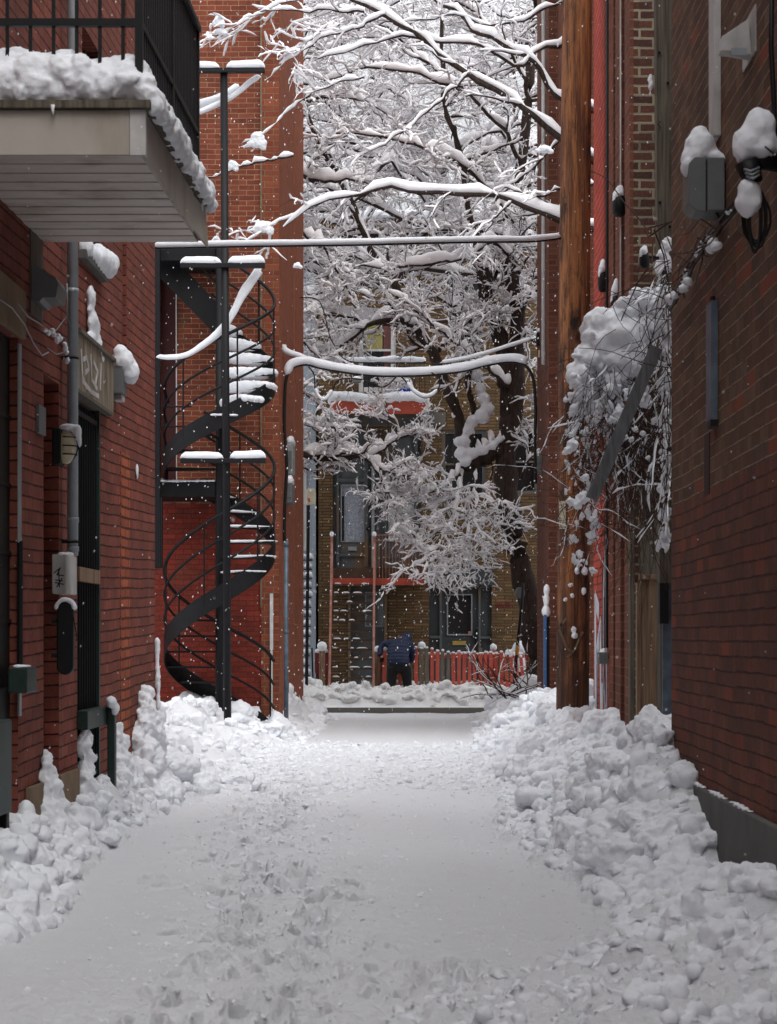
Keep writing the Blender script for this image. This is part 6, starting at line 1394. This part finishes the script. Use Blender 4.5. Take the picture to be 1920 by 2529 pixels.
snow_cap([(P(x, y, 33 + d), (r * 33 / FP, r * 33 / FP, r * 33 / FP * .85)) for (x, y, r, d) in ((1145, 1120, 22, -.1), (1142, 1090, 20, -.1), (1155, 1065, 20, 0), (1168, 1040, 18, 0), (1190, 1030, 22, 0), (1205, 1010, 20, 0), (1195, 985, 18, 0), (1185, 960, 17, 0), (1175, 930, 14, 0),
    (1168, 905, 12, 0), (1165, 1120, 20, -.1), (1190, 1112, 18, -.1), (1215, 1100, 17, -.1), (1235, 1085, 12, -.1), (1150, 1140, 16, -.15), (1112, 960, 11, 0), (1120, 990, 12, 0), (1130, 1025, 13, 0))], stT, voxel=.03, rough=.04, sc=.12)
# hidden-stem tree behind the left building, its heavy boughs crossing the gap from the left
Cc = [([(560, 1760), (590, 1500), (600, 1250), (620, 1130), (640, 900), (660, 600), (680, 300)], .2, .08, 'bare'),
      ([(625, 1130), (700, 1118), (742, 1122), (790, 1132), (840, 1128), (880, 1122), (910, 1134)], .085, .055),
      ([(910, 1134), (940, 1115), (967, 1092), (1000, 1078), (1040, 1070)], .045, .015), ([(905, 1134), (950, 1160), (1000, 1175), (1060, 1180)], .04, .012),
      ([(915, 1140), (940, 1180), (960, 1220), (1000, 1290), (1040, 1340)], .035, .010), ([(700, 1060), (740, 1040), (790, 1070), (830, 1110)], .03, .01),
      ([(960, 1095), (960, 1040), (950, 985), (940, 950)], .025, .008), ([(660, 900), (730, 830), (760, 850), (790, 885)], .04, .018),
      ([(640, 1000), (720, 960), (770, 985), (820, 1040), (830, 1060)], .03, .01), ([(660, 700), (740, 780), (790, 770)], .04, .015), ([(660, 600), (730, 560), (790, 600), (850, 700), (880, 760)], .05, .02),
      ([(670, 450), (740, 430), (800, 450), (880, 440), (950, 470)], .05, .015), ([(680, 300), (740, 250), (820, 240), (900, 250)], .05, .015), ([(680, 320), (760, 120), (840, 60)], .04, .015)]
spec2 = [(8, .4, 1.0, 9, .008, .24, .5, .95), (6, .2, .55, 8, -.01, .34, .5, .92), (6, .12, .35, 6, -.02, .3, .6, .35)]
tree('street_tree', 'tree hidden by the left building, its snow-laden boughs reaching in from the left', Cc, 31.8, spec2, (PX(560, 31.8), 31.8, 0), 17, snowh=.062)
# yard tree on the right behind the pole, big boughs sweeping up to the left in front of everything
B = [([(1660, 1780), (1650, 1300), (1640, 900), (1620, 600), (1600, 300), (1580, 0)], .2, .1, 'bare'),
     ([(1610, 470), (1520, 420), (1440, 385), (1383, 346), (1325, 287), (1233, 237), (1158, 183), (1100, 137), (1017, 79), (950, 37), (879, 0), (800, -40)], .075, .022),
     ([(1600, 330), (1500, 290), (1420, 262), (1383, 237), (1340, 190), (1296, 142), (1242, 108), (1171, 71), (1117, 29), (1060, -20)], .06, .022),
     ([(1630, 620), (1540, 590), (1460, 562), (1379, 546), (1317, 529), (1262, 500), (1212, 483), (1117, 479), (1012, 471), (950, 454), (887, 483), (804, 496), (742, 512), (700, 562)], .062, .010),
     ([(1470, 455), (1383, 470), (1340, 490), (1300, 478), (1262, 462), (1230, 470)], .026, .008),
     ([(1460, 60), (1383, 112), (1330, 128), (1283, 167), (1237, 137), (1180, 112), (1117, 100), (1050, 96), (992, 88), (900, 108), (846, 137), (783, 146)], .032, .010),
     ([(1470, -30), (1387, 4), (1325, 33), (1283, 62), (1200, 54), (1137, 42), (1080, 46), (992, 55)], .026, .008),
     ([(1380, 350), (1330, 400), (1290, 440), (1220, 480)], .02, .008), ([(1158, 183), (1100, 240), (1040, 290), (960, 350), (900, 380)], .022, .008), ([(1262, 500), (1220, 540), (1190, 590)], .02, .008),
     ([(950, 37), (880, 70), (800, 90), (740, 130), (690, 160)], .02, .006), ([(900, 190), (830, 205), (760, 235), (700, 285), (650, 335), (612, 365)], .013, .005),
     ([(900, 30), (830, 28), (760, 26), (700, 22), (650, 30), (610, 45), (594, 60)], .018, .006), ([(740, 0), (690, 10), (640, 38), (590, 58), (560, 80), (530, 85)], .010, .004),
     ([(804, 496), (750, 520), (700, 545), (660, 560), (640, 575), (590, 565)], .012, .005), ([(810, 60), (765, 100), (730, 130), (690, 165), (655, 200)], .012, .004), ([(725, 385), (680, 395), (620, 405), (560, 425), (515, 438)], .018, .010, 'bare')]
spec3 = [(5, .35, 1.0, 7, .0, .18, .45, .9), (5, .15, .45, 5, -.03, .22, .5, .85)]
tree('yard_tree', 'tree behind the right-hand yards, its thick snowy boughs passing behind the utility pole', B, 24.0, spec3, (PX(1660, 24), 24, 0), 31, snowh=.034)
# clumps of snow caught on the twig ends before the brick pier
for i, (px, py, w_, h_, lab) in enumerate(((540, 52, 17, 17, 'round snow ball on a twig tip, topmost over the brick wall'), (545, 78, 22, 10, 'flat clump of snow on a twig right under the round snow ball'), (636, 345, 26, 26, 'large drooping clump of snow near the pole top'), (575, 408, 16, 16, 'small snow clump on the bare stick by the clothesline pole'),
                     (650, 560, 30, 20, 'spreading leaf-shaped clump of snow above the straight service cable'), (535, 590, 11, 11, 'small snow clump by the pole just above the straight cable'), (735, 655, 12, 9, 'oblong snow clump on the corner pier below the straight cable'), (1345, 368, 24, 12, 'cushion of snow on a twig in front of the far right corner'), (742, 185, 8, 26, 'long hanging snow clump at the edge of the brick pier'))):
    Y = 24.0 if px < 1300 else 23.6; k = Y / FP; p = P(px, py, Y)
    o = snow_cap([(p, (w_ * k * .75, .05, h_ * k * .8)), (p + Vector((-w_ * k * .5, 0, -h_ * k * .35)), (w_ * k * .5, .04, h_ * k * .45)), (p + Vector((w_ * k * .55, 0, -h_ * k * .45)), (w_ * k * .4, .04, h_ * k * .6))], None, 'snow_clump', voxel=.010, rough=.02, sc=.05, base=p)
    tag(o, lab, 'snow clump', 'clumps of snow on the twig ends')
# trees beyond, filling the sky over the houses
def far_tree(x, Y, h, seed, lab, zmin=0, lean=0, n=13):
    r = np.random.default_rng(seed); limbs = []
    for i in range(n):
        a = r.uniform(-1, 1) * (1 - abs(lean)) + lean; t = .18 + .8 * i / n; z0 = max(h * t * .82, zmin + 3 * r.random()) if not lean else zmin + (h * .8 - zmin) * (i + r.random()) / n; L = h * (.42 - .2 * t) + abs(lean) * 1.6
        px0 = x; pts = []; up_ = r.uniform(-1, 1)
        for k in range(7):
            s = k / 6; X = x + a * L * 1.25 * s; Zz = z0 + (L * (.75 * s + .25 * s * s) if not lean else L * (.10 + .25 * up_) * s) + r.normal() * .16; Yy = r.uniform(-1, 1) * L * .5 * s
            pts.append((CX + X * FP / (Y + Yy), HY - (Zz - CH) * FP / (Y + Yy), Yy))
        limbs.append((pts, .05 * (1.1 - t) + .018, .010))
    tp = [(CX + (x + .2 * math.sin(k * 1.3)) * FP / Y, HY - (h * k / 7 - CH) * FP / Y) for k in range(8)]
    limbs.insert(0, (tp, .16, .05, 'bare'))
    return tree('bare_tree', lab, limbs, Y, [(12, .8, 2.3, 9, .01, .24, .5, .95), (8, .3, 1.0, 8, 0, .32, .55, .92), (5, .2, .5, 5, -.02, .3, .6, .35)], (x, Y, 0), seed, 'snowy trees above the far houses', snowh=.055)
far_tree(-2.4, 52, 17, 71, 'snowy bare tree standing behind the roof of the pale house')
far_tree(3.2, 53, 18, 73, 'snowy bare tree standing behind the roof of the tawny triplex')

far_tree(-3.6, 35.6, 15.5, 61, 'tall snowy bare tree behind the left houses arching over the street', 7.0, .78, 14)
far_tree(4.2, 36.2, 16, 67, 'tall snowy bare tree behind the right houses arching over the street', 7.2, -.78, 14)
far_tree(-.6, 50.5, 19, 79, 'snowy bare tree standing behind the middle of the far roofs', 8.5, 0, 14)
# ------------------------------------------------------------------ snow-buried vine spilling out of the gap on the right
vy = 13.1
e = thing('climbing_vine', 'bare climbing vine bowed under a great mass of snow beside the wooden post', 'vine', (PX(1600, vy), vy, 0))
big = [(1478, 812, 42), (1512, 792, 42), (1548, 772, 44), (1585, 750, 42), (1618, 742, 38), (1640, 728, 30), (1500, 850, 52), (1540, 828, 54), (1582, 806, 50), (1455, 880, 40), (1492, 900, 46), (1532, 888, 42), (1433, 930, 34), (1470, 952, 36),
       (1442, 968, 26), (1560, 866, 38), (1602, 800, 38), (1600, 842, 26), (1588, 880, 22), (1572, 915, 20), (1552, 950, 18), (1480, 795, 40), (1465, 835, 32), (1625, 790, 26), (1420, 912, 22), (1498, 936, 30), (1530, 925, 24), (1622, 770, 34), (1425, 985, 24), (1412, 1020, 17), (1446, 1012, 18), (1478, 1004, 20), (1500, 975, 18), (1520, 960, 16)]
k_ = vy / FP
bl = []
for (x, y, r) in big:
    bl.append((P(x, y, vy + rnd.uniform(-.12, .12)), (r * k_, r * k_ * 1.1, r * k_ * .82)))
    for j in range(4):
        a = rnd.uniform(0, 6.28); bl.append((P(x + r * .85 * math.cos(a), y + r * .8 * math.sin(a) + rnd.uniform(0, 12), vy + rnd.uniform(-.2, .1)), (r * k_ * rnd.uniform(.18, .42),) * 3))
snow_cap(bl, e, 'snow_mass', voxel=.013, rough=.028, sc=.09)
sm = []
for i in range(130):
    t = rnd.random(); x = 1425 + 55 * rnd.random() + rnd.gauss(0, 20) - 25 * t; y = 930 + 330 * t ** 1.2
    if rnd.random() < .30: x = 1480 + 90 * rnd.random(); y = 960 + 120 * rnd.random()
    if rnd.random() < .15: x = 1400 + 70 * rnd.random(); y = 1230 + 180 * rnd.random()
    r = rnd.uniform(3, 11) * (1.2 - .8 * t) + 1; sm.append((P(x, y, vy + rnd.uniform(-.35, .2)), (r * k_ * .8, r * k_, r * k_ * rnd.uniform(.8, 2.2)))); c_ = sm[-1]; sm += [(c_[0] + Vector((rnd.uniform(-1, 1), rnd.uniform(-.5, .5), rnd.uniform(-1.2, .6))) * r * k_ * 1.2, tuple(v * rnd.uniform(.3, .7) for v in c_[1])) for _ in range(3)]
for i in range(150):
    x = 1638 + rnd.gauss(6, 9); y = 720 + 640 * rnd.random(); r = rnd.uniform(3, 10); sm.append((P(min(x, 1658), y, 12.6 + rnd.uniform(-.1, .1)), (r * k_, .03, r * k_ * rnd.uniform(.8, 2.4))))
for (x, y, r) in ((1590, 985, 20), (1600, 1000, 14), (1570, 1060, 9), (1588, 1072, 8), (1600, 1130, 7), (1560, 1085, 8), (1620, 1040, 14), (1594, 960, 12), (1440, 1230, 20), (1425, 1245, 14), (1408, 1238, 12), (1445, 1180, 12), (1413, 1100, 18), (1400, 1115, 12)): sm.append((P(x, y, 12.7), (r * k_, .05, r * k_ * .9)))
snow_cap(sm, e, 'snow_bits', voxel=.009, rough=.018, sc=.025, sub=1)
V_ = Acc(); r = np.random.default_rng(5)
def stems(N, x0, x1, y0, y1, l0, l1, yy, rad, gx=0, m=9, wob=.16, dn=.28, dz=-.6):
    X = r.uniform(x0, x1, N); Yp = r.uniform(y0, y1, N); D = yy + r.uniform(-.45, .35, N)
    st = np.stack([(X - CX) * D / FP, D, CH + (HY - Yp) * D / FP], 1); d = r.normal(size=(N, 3)) * .5; d[:, 2] += dz; d[:, 0] += gx; d /= np.linalg.norm(d, axis=1, keepdims=True)
    L = r.uniform(l0, l1, N); o = np.empty((N, m, 3)); o[:, 0] = st
    for k in range(1, m):
        d = d + r.normal(size=(N, 3)) * wob; d[:, 2] -= dn * .3; d /= np.linalg.norm(d, axis=1, keepdims=True); o[:, k] = o[:, k-1] + d * (L / (m - 1))[:, None]
    ra = np.full((N, m), rad) * np.linspace(1, .5, m)[None]; V_.rings(o, ra, ra, 3); ST.append((o, ra)); return o, ra
ST = []
stems(520, 1490, 1650, 880, 1130, .2, .7, 13.5, .0034, 0); stems(260, 1430, 1530, 900, 1150, .15, .5, 13.2,   .0028, -.08); stems(160, 1540, 1650, 1000, 1250, .3, .9, 13.4, .0035)
stems(22, 1480, 1640, 700, 860, .3, .9, 12.9, .0028, -.2, wob=.25); stems(150, 1638, 1660, 640, 1250, .2, .6, 12.5, .004, 0, wob=.10); stems(90, 1380, 1560, 1180, 1330, .2, .7, 13.2, .0024, -.1, wob=.25, dz=-.2)
stems(7, 1600, 1650, 500, 700, .8, 1.6, 13, .006, 0, wob=.12)
V_.build('stems', M['vine'], e)
def crust(sets, frac, hmin, hmax, seed):
    s_ = Acc(); r2 = np.random.default_rng(seed)
    for o, ra in sets:
        k = r2.random(len(o)) < frac; o = o[k]; N, m, _ = o.shape; q = np.where(r2.random((N, m)) < .45, .15, r2.uniform(.3, 1, (N, m))); q[:, -1] *= .2
        wd = q * r2.uniform(hmin, hmax, (N, 1)); s_.rings(o, wd, wd * r2.uniform(.7, 1.1, (N, 1)), 5, lift=wd * .6)
    s_.build('snow_crust', M['snow'], e)
crust(ST[:2], .26, .003, .012, 3); crust([ST[4]], .5, .004, .012, 4); crust([ST[5]], .35, .003, .009, 5)
o_, ra_ = [None, None]
# twiggy shrub on the right by the street, poking out of the bank
def shrub(px, py, Y, n, h, lab, seed, name='bare_shrub'):
    b = P(px, py, Y); e = thing(name, lab, 'shrub', b); a = Acc(); s = Acc(); r = np.random.default_rng(seed)
    st = np.tile(np.array(b), (n, 1)) + r.normal(size=(n, 3)) * (.08, .08, .02); d = r.normal(size=(n, 3)) * (.9, .5, .2); d[:, 2] = r.uniform(.25, 1.0, n); d /= np.linalg.norm(d, axis=1, keepdims=True)
    o = np.empty((n, 8, 3)); o[:, 0] = st
    for k in range(1, 8): d = d + r.normal(size=(n, 3)) * .12; d /= np.linalg.norm(d, axis=1, keepdims=True); o[:, k] = o[:, k-1] + d * h / 7 * r.uniform(.6, 1.2, n)[:, None]
    ra = np.linspace(.011, .004, 8)[None] * np.ones((n, 1)); a.rings(o, ra, ra, 5); snow_on(s, o, ra, .018, seed, .006, 5, .5)
    c, rc = grow(o, ra, 4, .15, .5, 5, seed, wob=.2); a.rings(c, rc, rc, 3); snow_on(s, c, rc, .02, seed + 1, .006, 5, .5)
    a.build('branches', M['vine'], e); s.build('snow_load', M['snow_twig'], e); return e
shrub(1255, 1722, 29.5, 13, 1.0, 'bare twiggy shrub poking out of the right snow bank near the street', 3)
shrub(1300, 1700, 31, 8, .9, 'taller sparse shrub behind the twiggy one, beside the leaning post', 8)
for (x, y, Y, r, lab) in ((1235, 1712, 32.5, .17, 'round snow mound behind the bare shrub by the leaning post'), (1310, 1690, 32, .22, 'snow mound against the foot of the big street tree')):
    p = P(x, y, Y); o = snow_cap([(p, (r, r, r * .8)), (p + Vector((-r * .8, 0, -.08)), (r * .7, r, r * .5)), (p + Vector((r * .9, 0, -.06)), (r * .6, r, r * .55)), (p - Vector((0, 0, .2)), (r * 1.6, r * 1.3, r))], None, 'snow_mound', voxel=.03, rough=.04, sc=.12, base=(p.x, p.y, 0)); tag(o, lab, 'snow mound')
# ------------------------------------------------------------------ the falling snow
Nf = 13000; r = np.random.default_rng(9)
Yf = 3.0 + 36 * r.random(Nf) ** .5; X = (r.uniform(-30, 1950, Nf) - CX) * Yf / FP; Z = CH + (HY - r.uniform(-20, 2540, Nf)) * Yf / FP
ok = (Z > .05) & (X > -1.9 + .0 * Yf) ; ok &= (X < 1.6) | (Yf > 12.5) & (X < 1.85); ok |= (Yf > 19) & (np.abs(X) < 3) & (Z > .05)
X, Yf, Z = X[ok], Yf[ok], Z[ok]; n = len(X); s = r.uniform(.0020, .0062, n) * np.clip(Yf / 14, .45, 1.35); el = r.uniform(1.0, 2.0, n)
oc = np.array([(1,0,0),(-1,0,0),(0,1,0),(0,-1,0),(0,0,1),(0,0,-1)], float); v = oc[None] * s[:, None, None]; v[..., 2] *= el[:, None]; v[..., 0] += v[..., 2] * r.uniform(-.2, .35, n)[:, None]
v = v + np.stack([X, Yf, Z], 1)[:, None]; fs = np.array([(0,2,4),(2,1,4),(1,3,4),(3,0,4),(2,0,5),(1,2,5),(3,1,5),(0,3,5)])
fa = (fs[None] + (np.arange(n) * 6)[:, None, None]).reshape(-1, 3)
me = bpy.data.meshes.new('falling_snow'); me.from_pydata(v.reshape(-1, 3).tolist(), [], fa.tolist()); me.update()
o = finish_mesh('falling_snow', me, M['snow_twig'], None, True); tag(o, 'sparse snowflakes falling through the air', None, kind='stuff')
